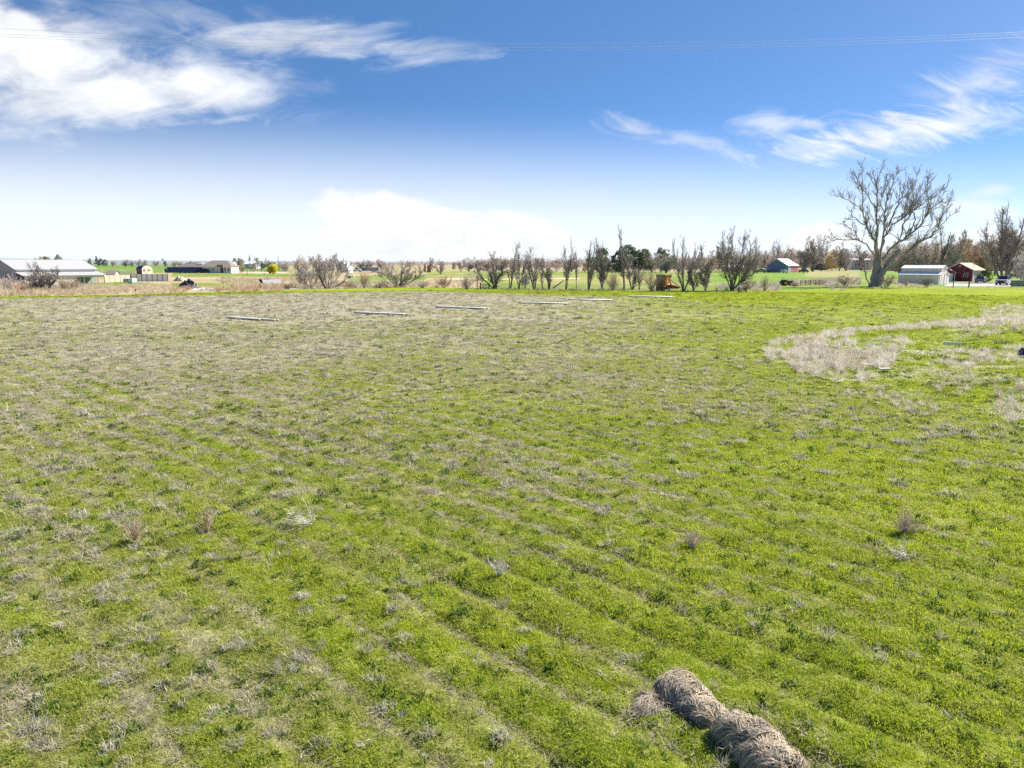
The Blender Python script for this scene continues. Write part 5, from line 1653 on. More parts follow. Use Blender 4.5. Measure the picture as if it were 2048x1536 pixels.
def vehicle(name, label, px, base_py, rz, paint, kind='car', L=4.6, W_=1.9, Hh=1.55, front_dark=False):
    """Nose towards local -y; origin at the middle of the footprint."""
    Y = YG(base_py) + 2.0; x = XA(px, Y)
    o = thing(name, label, 'truck' if kind == 'truck' else 'car', (x, Y, 0), math.radians(rz))
    h = Hh; l = L / 2
    if kind == 'truck':
        body = [(-l, .45), (l, .45), (l, .62 * h), (l * .18, .62 * h), (-l * .48, .62 * h), (-l * .96, .58 * h), (-l, .5 * h)]
        cab = [(-l * .50, .60 * h), (-l * .26, h), (l * .14, h), (l * .20, .60 * h)]
    else:
        body = [(-l, .35), (l, .35), (l * 1.0, .58 * h), (l * .9, .64 * h), (-l * .42, .64 * h), (-l * .94, .55 * h), (-l, .45 * h)]
        cab = [(-l * .45, .63 * h), (-l * .12, .97 * h), (l * .55, h), (l * .92, .63 * h)]
    MB().prism_x(body, -W_ / 2, W_ / 2).build('body', M[paint], o, .07)
    mb = MB(); n = 4
    wt = W_ / 2 - .22; wb = W_ / 2 - .06
    ws = [wb, wt, wt, wb]
    vs = [(-w, y, z) for (y, z), w in zip(cab, ws)] + [(w, y, z) for (y, z), w in zip(cab, ws)]
    mb.add(vs, [(0, 1, 2, 3), (7, 6, 5, 4)] + [(i, 4 + i, 4 + (i + 1) % 4, (i + 1) % 4) for i in range(4)])
    mb.build('cabin', M[paint], o, .05)
    def quad_on(a, b, c, d, nm):        # glass set just proud of the cabin
        c0 = (Vector(a) + Vector(b) + Vector(c) + Vector(d)) / 4
        nrm_ = (Vector(b) - Vector(a)).cross(Vector(d) - Vector(a)).normalized()
        if nrm_.dot(c0 - Vector((0, 0, .7 * h))) < 0: nrm_ = -nrm_
        P = [c0 + (Vector(p) - c0) * .84 + nrm_ * .012 for p in (a, b, c, d)]
        Q = [p - nrm_ * .008 for p in P]
        MB().add(P + Q, [(0, 1, 2, 3), (7, 6, 5, 4)] + [(i, 4 + i, 4 + (i + 1) % 4, (i + 1) % 4) for i in range(4)]).build(nm, M['glass'], o)
    quad_on(vs[0], vs[1], vs[5], vs[4], 'windscreen')
    quad_on(vs[3], vs[2], vs[6], vs[7], 'rear_window')
    quad_on(vs[0], vs[1], vs[2], vs[3], 'side_window'); quad_on(vs[4], vs[5], vs[6], vs[7], 'side_window')
    r = .40 if kind == 'truck' else .33
    for sx in (-1, 1):
        for sy in (-.62, .62):
            wq = MB().wheel((sx * (W_ / 2 - .10), sy * l, r), r, .24).build('wheel', M['rubber'], o)
            MB().wheel((sx * (W_ / 2 - .10), sy * l, r), r * .6, .262).build('rim', M['steel'], wq)
    for sx in (-1, 1):
        MB().box(sx * W_ * .34 - .2, sx * W_ * .34 + .2, -l - .02, -l + .05, .40 * h, .48 * h).build('headlight', M['lamp'], o)
        MB().box(sx * W_ * .41 - .1, sx * W_ * .41 + .1, l - .05, l + .02, .42 * h, .56 * h).build('taillight', M['lamp_red'], o)
    MB().box(-W_ * .30, W_ * .30, -l - .03, -l + .02, .26 * h, .46 * h).build('grille', M['black'], o)
    MB().box(-W_ * .48, W_ * .48, -l - .10, -l + .02, .18 * h, .25 * h).build('bumper', M['black' if front_dark else 'steel'], o)
    if kind == 'truck':
        MB().box(-W_ / 2 + .1, W_ / 2 - .1, l * .22, l - .1, .622 * h, .63 * h).build('bed', M['black'], o)
    for sx in (-1, 1):
        MB().box(sx * (W_ / 2 + .02) - .1, sx * (W_ / 2 + .02) + .1, -l * .40, -l * .36, .64 * h, .74 * h).build('mirror', M['black'], o)
    return o
vehicle('parked_car', 'dark grey estate car parked on the gravel drive by the green shrub', 1961, 566.3, 140, 'car_grey', 'car', 4.4, 1.95, 1.6)
vehicle('pickup_truck', 'silver pickup truck with dark grille facing the field on the gravel drive', 2007, 571.0, -45, 'car_silver', 'truck', 5.3, 2.15, 2.05, True)
vehicle('parked_car', 'dark car parked behind the pale bush at the edge of the wood', 2030, 556, 70, 'car_dark', 'car', 4.4, 1.8, 1.5)
vehicle('pickup_truck', 'dark teal pickup truck parked beside the blue barn lean-to', 1521, 546, 80, 'car_grey', 'truck', 5.6, 2.0, 2.2)
vehicle('pickup_truck', 'dark pickup truck parked behind the pink red side of the blue barn', 1607, 545.5, 15, 'car_dark', 'truck', 5.4, 2.3, 2.3)
vehicle('parked_van', 'white van parked on the lane behind the hay elevator', 1331, 543.5, 75, 'car_white', 'car', 6.0, 2.2, 2.4)
vehicle('parked_van', 'white cab truck parked beside the long white roofed trailer', 714, 543.5, 80, 'car_white', 'truck', 5.8, 2.3, 2.5)

def box_trailer(name, label, px0, px1, base_py, top_py, wall, roof, depth=2.4, rz=0, dark_end=False):
    Y = YG(base_py); x = XA(px0, Y); L = XA(px1, Y) - x; h = ZA(top_py, Y)
    o = thing(name, label, 'trailer', (x, Y, 0), math.radians(rz))
    MB().box(0, L, 0, depth, h * .25, h * .94).build('body', M[wall], o, min(.1, h * .05))
    MB().box(-.06, L + .06, -.06, depth + .06, h * .95, h).build('roof', M[roof], o, .02)
    for k in (.62, .76):
        r = h * .14
        MB().wheel((0, 0, 0), r, .2).build('wheel', M['rubber'], o).location = (L * k, .05, r)
        o.children[-1].rotation_euler = (0, 0, math.pi / 2)
    MB().box(L * .35, L * .5, -.05, -.004, h * .3, h * .85).build('door', M['wall_grey'], o)
    MB().box(.04, L * .16, -.05, -.004, h * .32, h * .8).build('window', M['glass'], o)
    MB().tube([(0, depth * .5, h * .22), (-L * .2, depth * .5, h * .2)], .06, 6).build('hitch', M['dark_metal'], o)
    return o
box_trailer('box_trailer', 'small white enclosed trailer on the lawn by the screened enclosure', 247, 265, 567.5, 557, 'car_white', 'car_white', 2.2, 4)
box_trailer('box_trailer', 'long trailer with white roof and dark blue sides beyond the tan bushes', 723, 757, 544, 534.5, 'wall_blue', 'roof_white_metal', 3, 2)
box_trailer('camper_trailer', 'pale camper trailer parked by the tan house behind the tree row', 1186, 1200, 543.5, 533, 'car_white', 'car_white', 3, 0)

def flat_trailer():
    Y = YG(556.3); x = XA(688, Y); L = XA(708, Y) - x
    o = thing('utility_trailer', 'low white flatbed trailer standing on grass beside the bare shrubs', 'trailer', (x, Y, 0), 0)
    MB().box(0, L, 0, 1.9, .42, .56).build('deck', M['white_paint'], o)
    MB().box(0, L, -.02, .03, .57, .80).build('side_board', M['white_paint'], o)
    for k in (.45, .62):
        w = MB().wheel((0, 0, 0), .27, .18).build('wheel', M['rubber'], o); w.location = (L * k, -.06, .27); w.rotation_euler = (0, 0, math.pi / 2)
    MB().tube([(L, .95, .45), (L + 1.2, .95, .40)], .05, 6).build('hitch', M['dark_metal'], o)
flat_trailer()
def flat_trailer2():
    Y = YG(546.5); x = XA(1557, Y); L = XA(1572, Y) - x
    o = thing('utility_trailer', 'white farm trailer with boxes standing in front of the blue barn', 'trailer', (x, Y - 3, 0), math.radians(-10))
    MB().box(0, L, 0, 1.9, .3, .9).build('deck', M['white_paint'], o, .03)
    MB().box(.2, L * .4, .4, 1.5, 1.3, 1.7).build('box', M['white_paint'], o, .03)
    MB().box(.2, L * .4, .5, 1.4, .91, 1.29).build('rack', M['dark_metal'], o)
    MB().box(L * .5, L * .8, .5, 1.4, .91, 1.9).build('tank', M['white_paint'], o, .1)
    for k in (.3, .7):
        w = MB().wheel((0, 0, 0), .25, .18).build('wheel', M['rubber'], o); w.location = (L * k, -.06, .25); w.rotation_euler = (0, 0, math.pi / 2)
flat_trailer2()

def tractor():
    Y = YG(571.5); x = XA(1559, Y)
    o = thing('green_tractor', 'small green tractor with a front loader standing in the weeds', 'tractor', (x + 1.6, Y, 0), math.radians(8))
    g = mat_plain('tractor_green', (.03, .13, .05), .4, (.02, .09, .035), 3); y = mat_plain('tractor_yellow', (.75, .62, .08), .5)
    MB().box(-.2, 1.2, -.3, .3, .55, 1.0).build('bonnet', g, o, .08)
    MB().box(-1.0, -.2, -.34, .34, .55, .85).build('rear_body', g, o, .05)
    MB().box(-.75, -.35, -.25, .25, .9, 1.3).build('seat', y, o, .08)
    MB().tube([(-.05, 0, 1.0), (-.2, 0, 1.28)], .03, 6).build('steering_column', M['black'], o)
    MB().tube([(.9, .2, 1.0), (.9, .2, 1.45)], .035, 6).build('exhaust', M['black'], o)
    for s in (-1, 1):
        w = MB().wheel((0, 0, 0), .58, .32, 18).build('rear_wheel', M['rubber'], o); w.location = (-.75, s * .62, .58); w.rotation_euler = (0, 0, math.pi / 2)
        r = MB().wheel((0, 0, 0), .30, .35, 14).build('rim', y, w)
        w = MB().wheel((0, 0, 0), .34, .22, 16).build('front_wheel', M['rubber'], o); w.location = (.85, s * .55, .34); w.rotation_euler = (0, 0, math.pi / 2)
        MB().wheel((0, 0, 0), .17, .24, 12).build('rim', y, w)
        MB().box(-1.1, -.35, s * .62 - .2, s * .62 + .2, 1.18, 1.24).build('fender', g, o, .02)
        MB().tube([(.2, s * .42, .95), (.9, s * .42, 1.05), (1.7, s * .42, .40)], .05, 6).build('loader_arm', g, o)
        MB().tube([(-.95, s * .3, .85), (-.95, s * .3, 1.75)], .035, 6).build('roll_bar', M['black'], o)
    MB().prism_y([(1.6, .12), (2.1, .10), (1.68, .22), (1.72, .62), (1.62, .62)], -.7, .7).build('bucket', M['dark_metal'], o)
tractor()

def hay_and_elevator():
    Y = YG(581.0)
    # stack of brown bales
    x0 = XA(1314, Y); x1 = XA(1330, Y); w = x1 - x0; h = ZA(549, Y)
    o = thing('hay_stack', 'dark brown stack of old hay bales behind the orange elevator', 'hay stack', (x0, Y, 0), 0)
    hm = mat_plain('old_hay', (.33, .26, .15), .95, (.17, .13, .08), 9, 1.0)
    r = np.random.default_rng(3)
    nz = 5; bh = h / nz
    for iz in range(nz):
        n = 2
        for ix in range(n):
            jx = r.uniform(-.05, .05)
            MB().box(w * ix / n + .01 + jx, w * (ix + 1) / n - .01 + jx, r.uniform(-.08, .08), 1.1, iz * bh + .005, (iz + 1) * bh - .005).build('bale', hm, o, .05)
    o = thing('hay_elevator', 'orange farm bale elevator with a red base and long pale conveyor arm', 'farm machine', (XA(1330, Y), Y - .3, 0), 0)
    s = Y / F
    og, rd = M['orange'], M['red_paint']
    def q(px, py): return ((px - 1330) * s, 0, ZA(py, Y))
    for yy in (-.35, .35):
        a = lambda px, py: (q(px, py)[0], yy, q(px, py)[2])
        MB().tube([a(1330, 572), a(1331, 553), a(1327, 550.5)], .09, 5).build('mast', og, o)
        MB().tube([a(1341, 571), a(1337, 556), a(1340, 549)], .09, 5).build('mast', og, o)
        MB().tube([a(1330, 571), a(1338, 559), a(1341, 571)], .08, 5).build('brace', og, o)
        MB().tube([a(1327, 551), a(1341, 550)], .06, 5).build('top_beam', og, o)
        MB().tube([a(1331, 560), a(1339, 558)], .05, 5).build('cross_beam', og, o)
        w_ = MB().wheel((0, 0, 0), .33, .2).build('wheel', M['rubber'], o); w_.location = (q(1334, 576)[0], yy * 1.5, .42); w_.rotation_euler = (0, 0, math.pi / 2)
        MB().wheel((0, 0, 0), .16, .22, 10).build('rim', M['white_paint'], w_)
    MB().box(q(1332, 0)[0], q(1340.5, 0)[0], -.34, .34, ZA(556, Y), ZA(550, Y)).build('hopper', og, o, .03)
    MB().prism_y([(q(1331, 0)[0], .40), (q(1352, 0)[0], .32), (q(1359, 0)[0], .45), (q(1352, 0)[0], .75), (q(1340, 0)[0], 1.0), (q(1331, 0)[0], .95)], -.45, .45).build('base', rd, o, .03)
    MB().tube([(q(1336, 558)[0], -.5, ZA(557, Y)), (q(1360, 576)[0], -.55, ZA(576, Y))], .075, 6).build('conveyor_arm', M['old_board'], o)
    MB().tube([(q(1337, 558)[0], .5, ZA(557, Y)), (q(1361, 576)[0], .5, ZA(576, Y))], .075, 6).build('conveyor_arm', M['old_board'], o)
    MB().box(q(1337, 0)[0] - .05, q(1337, 0)[0] + .05, -.5, -.4, 0, .35).build('stand', M['white_paint'], o)
hay_and_elevator()

for k, (px, py, tp, lab) in enumerate(((850, 544, 531, 'orange brown hay stack in the far tan field, the narrow one'), (858, 543.5, 530.5, 'orange brown hay stack in the far tan field, the wide one above a blue wagon'))):
    Y = YG(py); w = (4, 7)[k] * Y / F
    o_ = thing('hay_stack', lab, 'hay stack', (XA(px, Y), Y, 0), .1)
    hb = mat_plain('rust_hay', (.36, .15, .06), .95, (.28, .11, .05), 1.5, .5)
    h_ = ZA(tp, Y)
    for iz in range(3):
        MB().box(-w / 2 + .05 * iz, w / 2 - .03 * iz, 0, 3 - .1 * iz, h_ * iz / 3 + .01, h_ * (iz + 1) / 3 - .01).build('bale', hb, o_, .12)
Yw = YG(545); o_ = thing('farm_wagon', 'blue grey farm wagon in front of the wide hay stack', 'wagon', (XA(853.5, Yw), Yw, 0), 0)
MB().box(0, 2.2, 0, 1.5, .5, 1.0).build('bed', M['wall_blue'], o_, .03)
for k in (.5, 1.7):
    w_ = MB().wheel((0, 0, 0), .4, .2).build('wheel', M['rubber'], o_); w_.location = (k, -.05, .4); w_.rotation_euler = (0, 0, math.pi / 2)

# --- black sheeting heap and white sheet, pale shelter, grey tank
def lumpy_heap(name, label, cat, px0, px1, base_py, top_py, mat, seed, depth=2.2, rough=.5):
    Y = YG(base_py); x0 = XA(px0, Y); x1 = XA(px1, Y); h = ZA(top_py, Y)
    n = 60
    gx, gy = np.meshgrid(np.linspace(0, 1, n), np.linspace(0, 1, n))
    f = np.clip(np.sin(gx * np.pi), 0, 1) ** .6 * np.clip(np.sin(gy * np.pi), 0, 1) ** .6
    z = h * f * (1 + rough * (fbm(gx * 7 + seed, gy * 5, seed, 4) - .5) * 2) - .03
    v = np.stack([(gx * (x1 - x0)).ravel(), (gy * depth).ravel(), z.ravel()], 1)
    i = np.arange(n - 1)[:, None] * n; j = np.arange(n - 1)[None]
    q = np.stack([i + j, i + j + 1, i + n + j + 1, i + n + j], -1).reshape(-1, 4)
    o = link_mesh(name, np_mesh(name, v, q), mat)
    o.location = (x0, Y, 0)
    return tag(o, label, cat)
lumpy_heap('tarp_heap', 'heap covered with crumpled shiny black sheeting at the field edge', 'tarp', 353, 392, 575.5, 562, M['tarp_black'], 5, 2.4, .9)
lumpy_heap('white_sheet', 'white plastic sheet lying crumpled beside the black heap', 'sheet', 380, 432, 580, 576.5, mat_plain('white_sheet', (.78, .77, .75), .5, (.6, .6, .6), 5, .5), 9, 1.6, 1.0)
lumpy_heap('earth_pile', 'small pale dirt pile behind the black sheeting heap', 'dirt pile', 345, 366, 562, 552, mat_plain('pale_dirt', (.46, .36, .27), .95, (.38, .30, .22), 6, .6), 15, 3.0, .35)
def shelter():
    Y = YG(571); s = Y / F; x = XA(512, Y)
    o = thing('animal_shelter', 'low tilted shelter with pale metal roof and dark open end in the tan weeds', 'shelter', (x, Y, 0), 0)
    X = lambda px: (px - 512) * s
    MB().slab((X(528), -.4, .45), (X(562), -.2, .40), (X(555), 2.4, 1.22), (X(517), 2.2, 1.28), .06).build('roof', M['roof_grey_metal'], o)
    MB().add([(X(511), 2.3, 1.22), (X(516.5), 2.18, 1.24), (X(533), -.38, .36), (X(531), -.38, .1), (X(527), .2, .1), (X(513), 1.9, .8)], [(0, 1, 2, 3, 4, 5)]).build('end_panel', M['dark_metal'], o)
    MB().slab((X(511), 2.4, 1.34), (X(533), 2.5, 1.34), (X(533), 2.2, 1.30), (X(511), 2.2, 1.30), .05).build('back_roof', M['dark_metal'], o)
    for a, b in ((530, .0), (556, 1.8), (515, 1.9)):
        MB().box(X(a) - .05, X(a) + .05, b - .05, b + .05, 0, .38 if a == 530 else .95).build('post', M['post_wood'], o)
shelter()
Yt = YG(552)
o_ = thing('water_tank', 'pale grey round tank behind the bare shrubs', 'tank', (XA(604, Yt), Yt, 0), 0)
rt = 6.2 * Yt / F; ht = ZA(537.5, Yt)
MB().tube([(0, 0, 0), (0, 0, ht * .8), (0, 0, ht * .92), (0, 0, ht)], [rt, rt, rt * .8, rt * .2], 20).build('shell', mat_plain('tank_grey', (.42, .42, .45), .6), o_, smooth=True)
MB().tube([(0, 0, ht), (0, 0, ht + .25)], rt * .15, 10).build('lid', M['dark_metal'], o_)
Yc = YG(539)

# ------------------------------------------------------------------ the bare tree row along the far edge of the field
ROW = 'bare trees of the row along the far edge of the field'
for a in (
    # label, px, base, top, width, style, seed, bark, twig
    ('spreading bare tree with low curved limbs at the gate end of the row', 990, 577, 506, 62, 'spread', 1, 'bark_dark', 'twig_mid'),
    ('tall bare many stemmed tree, second from the gate in the row', 1021, 577, 488, 36, 'row', 2, 'bark_dark', 'twig_mid'),
    ('bare tree with straight stems close beside the tall one second from the gate', 1037, 577.5, 486, 40, 'row', 3, 'bark_dark', 'twig_mid'),
    ('bare tree leaning towards the hay stack, just past the pale young tree of the row', 1068, 578, 498, 40, 'row', 4, 'bark_dark', 'twig_mid'),
    ('slim bare tree between two thicker ones near the fallen trunk', 1085, 578, 522, 20, 'slim', 5, 'bark_grey', 'twig_mid'),
    ('bare tree standing right beside the fallen trunk', 1099, 578.5, 514, 38, 'row', 6, 'bark_dark', 'twig_mid'),
    ('bare tree that the fallen trunk leans towards', 1132, 579, 492, 30, 'row', 7, 'bark_grey', 'twig_mid'),
    ('tall slender bare tree right after the fallen trunk', 1153, 579, 478, 22, 'slim', 8, 'bark_grey', 'twig_dark'),
    ('bare tree with a forked crown, third past the fallen trunk', 1178, 579.5, 478, 44, 'row', 9, 'bark_grey', 'twig_mid'),
    ('bare tree with a thick grey trunk and dense crown in the middle of the row', 1205, 579.5, 481, 52, 'spread', 10, 'bark_grey', 'twig_dark'),
    ('thin bare sapling among pale brush in the middle of the row', 1224, 580, 534, 16, 'slim', 11, 'bark_grey', 'twig_tan'),
    ('tallest slim bare tree of the row with a spiky top', 1248, 579.5, 455, 30, 'slim', 12, 'bark_dark', 'twig_dark'),
    ('bare tree whose crown leans over the pale willow brush', 1264, 579.5, 494, 60, 'spread', 13, 'bark_dark', 'twig_mid'),
    ('thin dark bare tree right before the pale willow brush', 1279, 580, 532, 18, 'slim', 14, 'bark_dark', 'twig_mid'),
    ('large bare tree with an open forked crown next to the orange elevator', 1367, 582, 476, 58, 'spread', 15, 'bark_dark', 'twig_mid'),
    ('short dark bare tree beside the large open crowned one', 1387, 582, 525, 34, 'spread', 16, 'bark_dark', 'twig_dark'),
    ('tall thin bare tree with a tufted top behind the short dark one', 1402, 570, 487, 28, 'slim', 17, 'bark_dark', 'twig_dark'),
):
    bare_tree('bare_tree', a[0], *a[1:5], a[5], a[6], a[7], a[8], ROW)
bare_tree('young_tree', 'small pale young tree with whitish twigs between the dark trunks of the row', 1051, 577.5, 534, 24, 'bushy', 21, 'bark_pale', 'twig_white', ROW)
bare_tree('young_tree', 'pinkish pale young tree next to the dark spreading tree', 1411, 582.5, 508, 36, 'bushy', 22, 'bark_grey', 'twig_pink', ROW)
bare_tree('bare_tree', 'big dark bare tree with dense crown swept to one side by the farm gate', 1464, 581, 460, 104, 'wide', 23, 'bark_dark', 'twig_dark', None, dens=1.5)
bare_tree('bare_tree', 'twiggy bare tree with black limbs in front of the long pale barn', 96, 583, 525, 56, 'spread', 24, 'bark_dark', 'twig_dark', None)
bare_tree('bare_tree', 'dark leaning bare tree close by the black limbed tree at the long barn', 78, 583, 541, 34, 'spread', 25, 'bark_dark', 'twig_dark', None)
bare_tree('bare_tree', 'tall bare tree behind the roof of the white barn', 1881, 556, 455, 40, 'slim', 26, 'bark_dark', 'twig_dark', None)
bare_tree('bare_tree', 'tall dark bare tree with a broad crown behind the silver pickup truck', 2003, 565, 412, 96, 'spread', 27, 'bark_dark', 'twig_dark', None, dens=1.2)
bare_tree('bare_tree', 'small orange tinged bare tree between the red house and the tall dark tree', 1977, 556, 497, 44, 'spread', 28, 'bark_dark', 'twig_tan', None)
bare_tree('bush', 'whitish budding bush hiding the dark car behind the panel fence', 2046, 569, 498, 60, 'bushy', 29, 'bark_grey', 'twig_white', None, 'bush', dens=1.0)

# shrubs along the edge
for a in (
    ('big grey tangled shrub with many stems in front of the grey tank', 622, 575, 519, 84, 'wide', 31, 'bark_grey', 'twig_mid'),
    ('wide bare shrub with thick limbs reaching sideways past the white gabled house', 655, 577, 512, 96, 'wide', 32, 'bark_dark', 'twig_mid'),
    ('round brownish shrub below the grey tank', 603, 572, 536, 44, 'shrub', 33, 'bark_grey', 'twig_tan'),
    ('big spreading bare shrub with fanned limbs alone on the edge of the field', 795, 574, 521, 120, 'wide', 34, 'bark_dark', 'twig_mid'),
    ('rusty brown willow bush by the white flatbed trailer', 729, 576, 541, 44, 'shrub', 35, 'bark_grey', 'twig_orange'),
    ('reddish willow bush in the dry grass, the wider of the two before the gate', 888, 575, 552, 46, 'shrub', 36, 'bark_grey', 'twig_red'),
    ('reddish grey willow bush right by the farm gate with tall thin shoots', 933, 578, 546, 46, 'shrub', 37, 'bark_grey', 'twig_pink'),
    ('tall pale tan willow brush beside the brown hay stack', 1303, 582.5, 539, 50, 'shrub', 38, 'bark_pale', 'twig_tan'),
    ('pale tan willow brush around the thin sapling of the row', 1226, 581, 548, 44, 'shrub', 39, 'bark_pale', 'twig_tan'),
    ('thin tan bush with upright stems past the farm gate', 1529, 582, 546, 30, 'shrub', 40, 'bark_grey', 'twig_tan'),
    ('low grey brown bush beside the farm gate under the spreading tree', 1497, 580, 556, 40, 'shrub', 41, 'bark_grey', 'twig_pink'),
    ('brown weedy bush on the ditch bank beside the white pipe', 1640, 570, 556, 52, 'shrub', 42, 'bark_dark', 'twig_pink'),
    ('brown tangled bush on the ditch bank nearer the cottonwood', 1690, 571, 549, 46, 'shrub', 43, 'bark_dark', 'twig_tan'),
    ('dry brown bush at the foot of the cottonwood', 1774, 574, 548, 44, 'shrub', 44, 'bark_grey', 'twig_tan'),
    ('dark thin bush standing against the grey side of the white barn', 1852, 575, 556, 26, 'shrub', 45, 'bark_dark', 'twig_dark'),
    ('small brown dead plant against the grey side of the white barn', 1812, 573, 560, 12, 'shrub', 46, 'bark_dark', 'twig_tan'),
    ('brown brush beside the black limbed tree at the long barn', 134, 584, 550, 52, 'shrub', 47, 'bark_dark', 'twig_tan'),
    ('tall brown brush at the edge of the picture before the long barn gable', 18, 582, 545, 66, 'shrub', 48, 'bark_dark', 'twig_pink'),
    ('rust brown low bush before the long barn', 44, 585, 566, 40, 'shrub', 49, 'bark_dark', 'twig_orange'),
    ('grey bush between the black limbed tree and the brown brush', 64, 583, 552, 46, 'shrub', 50, 'bark_dark', 'twig_mid'),
    ('thin brown bush with forked stems by the lean-to porch', 150, 582, 552, 40, 'shrub', 51, 'bark_dark', 'twig_tan'),
    ('small brown bush below the white flatbed trailer', 762, 576, 560, 36, 'shrub', 52, 'bark_dark', 'twig_pink'),
    ('dry brown stump like bush by the green tractor', 1590, 573, 562, 26, 'shrub', 53, 'bark_grey', 'twig_pink'),
    ('grey low bush between the fanned shrub and the reddish willow bush', 845, 576, 560, 40, 'shrub', 54, 'bark_grey', 'twig_pink'),
    ('pale brown bush right of the rusty willow bush, low in dry grass'.replace('right of', 'next to'), 700, 577, 561, 44, 'shrub', 55, 'bark_grey', 'twig_tan'),
    ('grey brown bush low among tan grass beside the pale shelter', 575, 578, 566, 38, 'shrub', 56, 'bark_grey', 'twig_tan'),
):
    bare_tree('bush', a[0], *a[1:5], a[5], a[6], a[7], a[8], 'bare bushes along the field edge', 'bush')

leafy('green_shrub', 'round dark green and olive shrub at the corner of the red house', 1968, 564, 541, 30, 61, 'leaf_green', 'bark_dark', 'round', 3000, .13, cat='shrub', low=.05)
leafy('willow_tree', 'small round bright yellow willow on the far green', 545, 548, 529, 20, 62, 'leaf_yellow', 'bark_dark', 'round', 2600, .32)
leafy('willow_tree', 'ochre gold willow by the dark open shed', 1664, 541, 502, 40, 63, 'leaf_gold', 'bark_dark', 'round', 3800, .42)

# evergreens
for i, a in enumerate((
    ('dark round evergreen behind the long barn roof ridge', 118, 534, 508, 15, 'round', 'leaf_pine'),
    ('grey evergreen beside the dark round one behind the long barn', 92, 534, 513, 22, 'round', 'leaf_pine_grey'),
    ('pointed evergreen in the field beyond the long barn, tallest of its clump', 194, 533.5, 510.5, 13, 'cone', 'leaf_pine'),
    ('dark evergreen at the near end of the clump beyond the long barn', 180, 533.5, 516, 10, 'round', 'leaf_pine'),
    ('bushy olive evergreen in the clump beyond the long barn', 203, 533.5, 517, 13, 'round', 'leaf_pine_grey'),
    ('low dark evergreen at the far end of the clump beyond the long barn', 211, 533.5, 518.5, 11, 'round', 'leaf_pine'),
    ('dark evergreen just behind the white house roof', 470, 537, 515.5, 12, 'round', 'leaf_pine'),
    ('full green evergreen behind the white house, wider than its neighbour', 481, 537, 515, 15, 'round', 'leaf_pine_grey'),
    ('tall pointed evergreen by the distant white flat building', 500.5, 537, 508.5, 10, 'cone', 'leaf_pine_grey'),
    ('dark ragged evergreen at the far side of the distant white flat building', 515, 538, 514.5, 12, 'cone', 'leaf_pine_grey'),
    ('dark green pine behind the thick grey trunk of the tree row', 1206, 545, 496, 48, 'round', 'leaf_pine'),
    ('dark pine rising behind the spiky topped tallest tree of the row', 1254, 545, 489, 45, 'round', 'leaf_pine'),
    ('wide dark green pine behind the middle of the tree row', 1238, 545, 501, 40, 'round', 'leaf_pine'),
    ('olive green pine behind the willow brush of the tree row', 1288, 545, 498, 40, 'round', 'leaf_pine_grey'),
    ('small pine between the others behind the crown leaning over the brush', 1272, 545, 497, 32, 'round', 'leaf_pine'),
    ('tall green pine behind the orange elevator', 1320, 544, 492, 29, 'round', 'leaf_pine'),
    ('olive pine close beside the tall green pine behind the orange elevator', 1331, 544, 497, 29, 'round', 'leaf_pine_grey'),
    ('small dark evergreen at the start of the wood beyond the reddish bushes', 907.5, 540, 525, 10, 'round', 'leaf_pine_grey'),
)):
    leafy('evergreen_tree', a[0], a[1], a[2], a[3], a[4], 80 + i, a[6], 'bark_dark', a[5], 3200, max(.14, a[4] / F * YG(a[2]) * .038), 'evergreens behind the field')

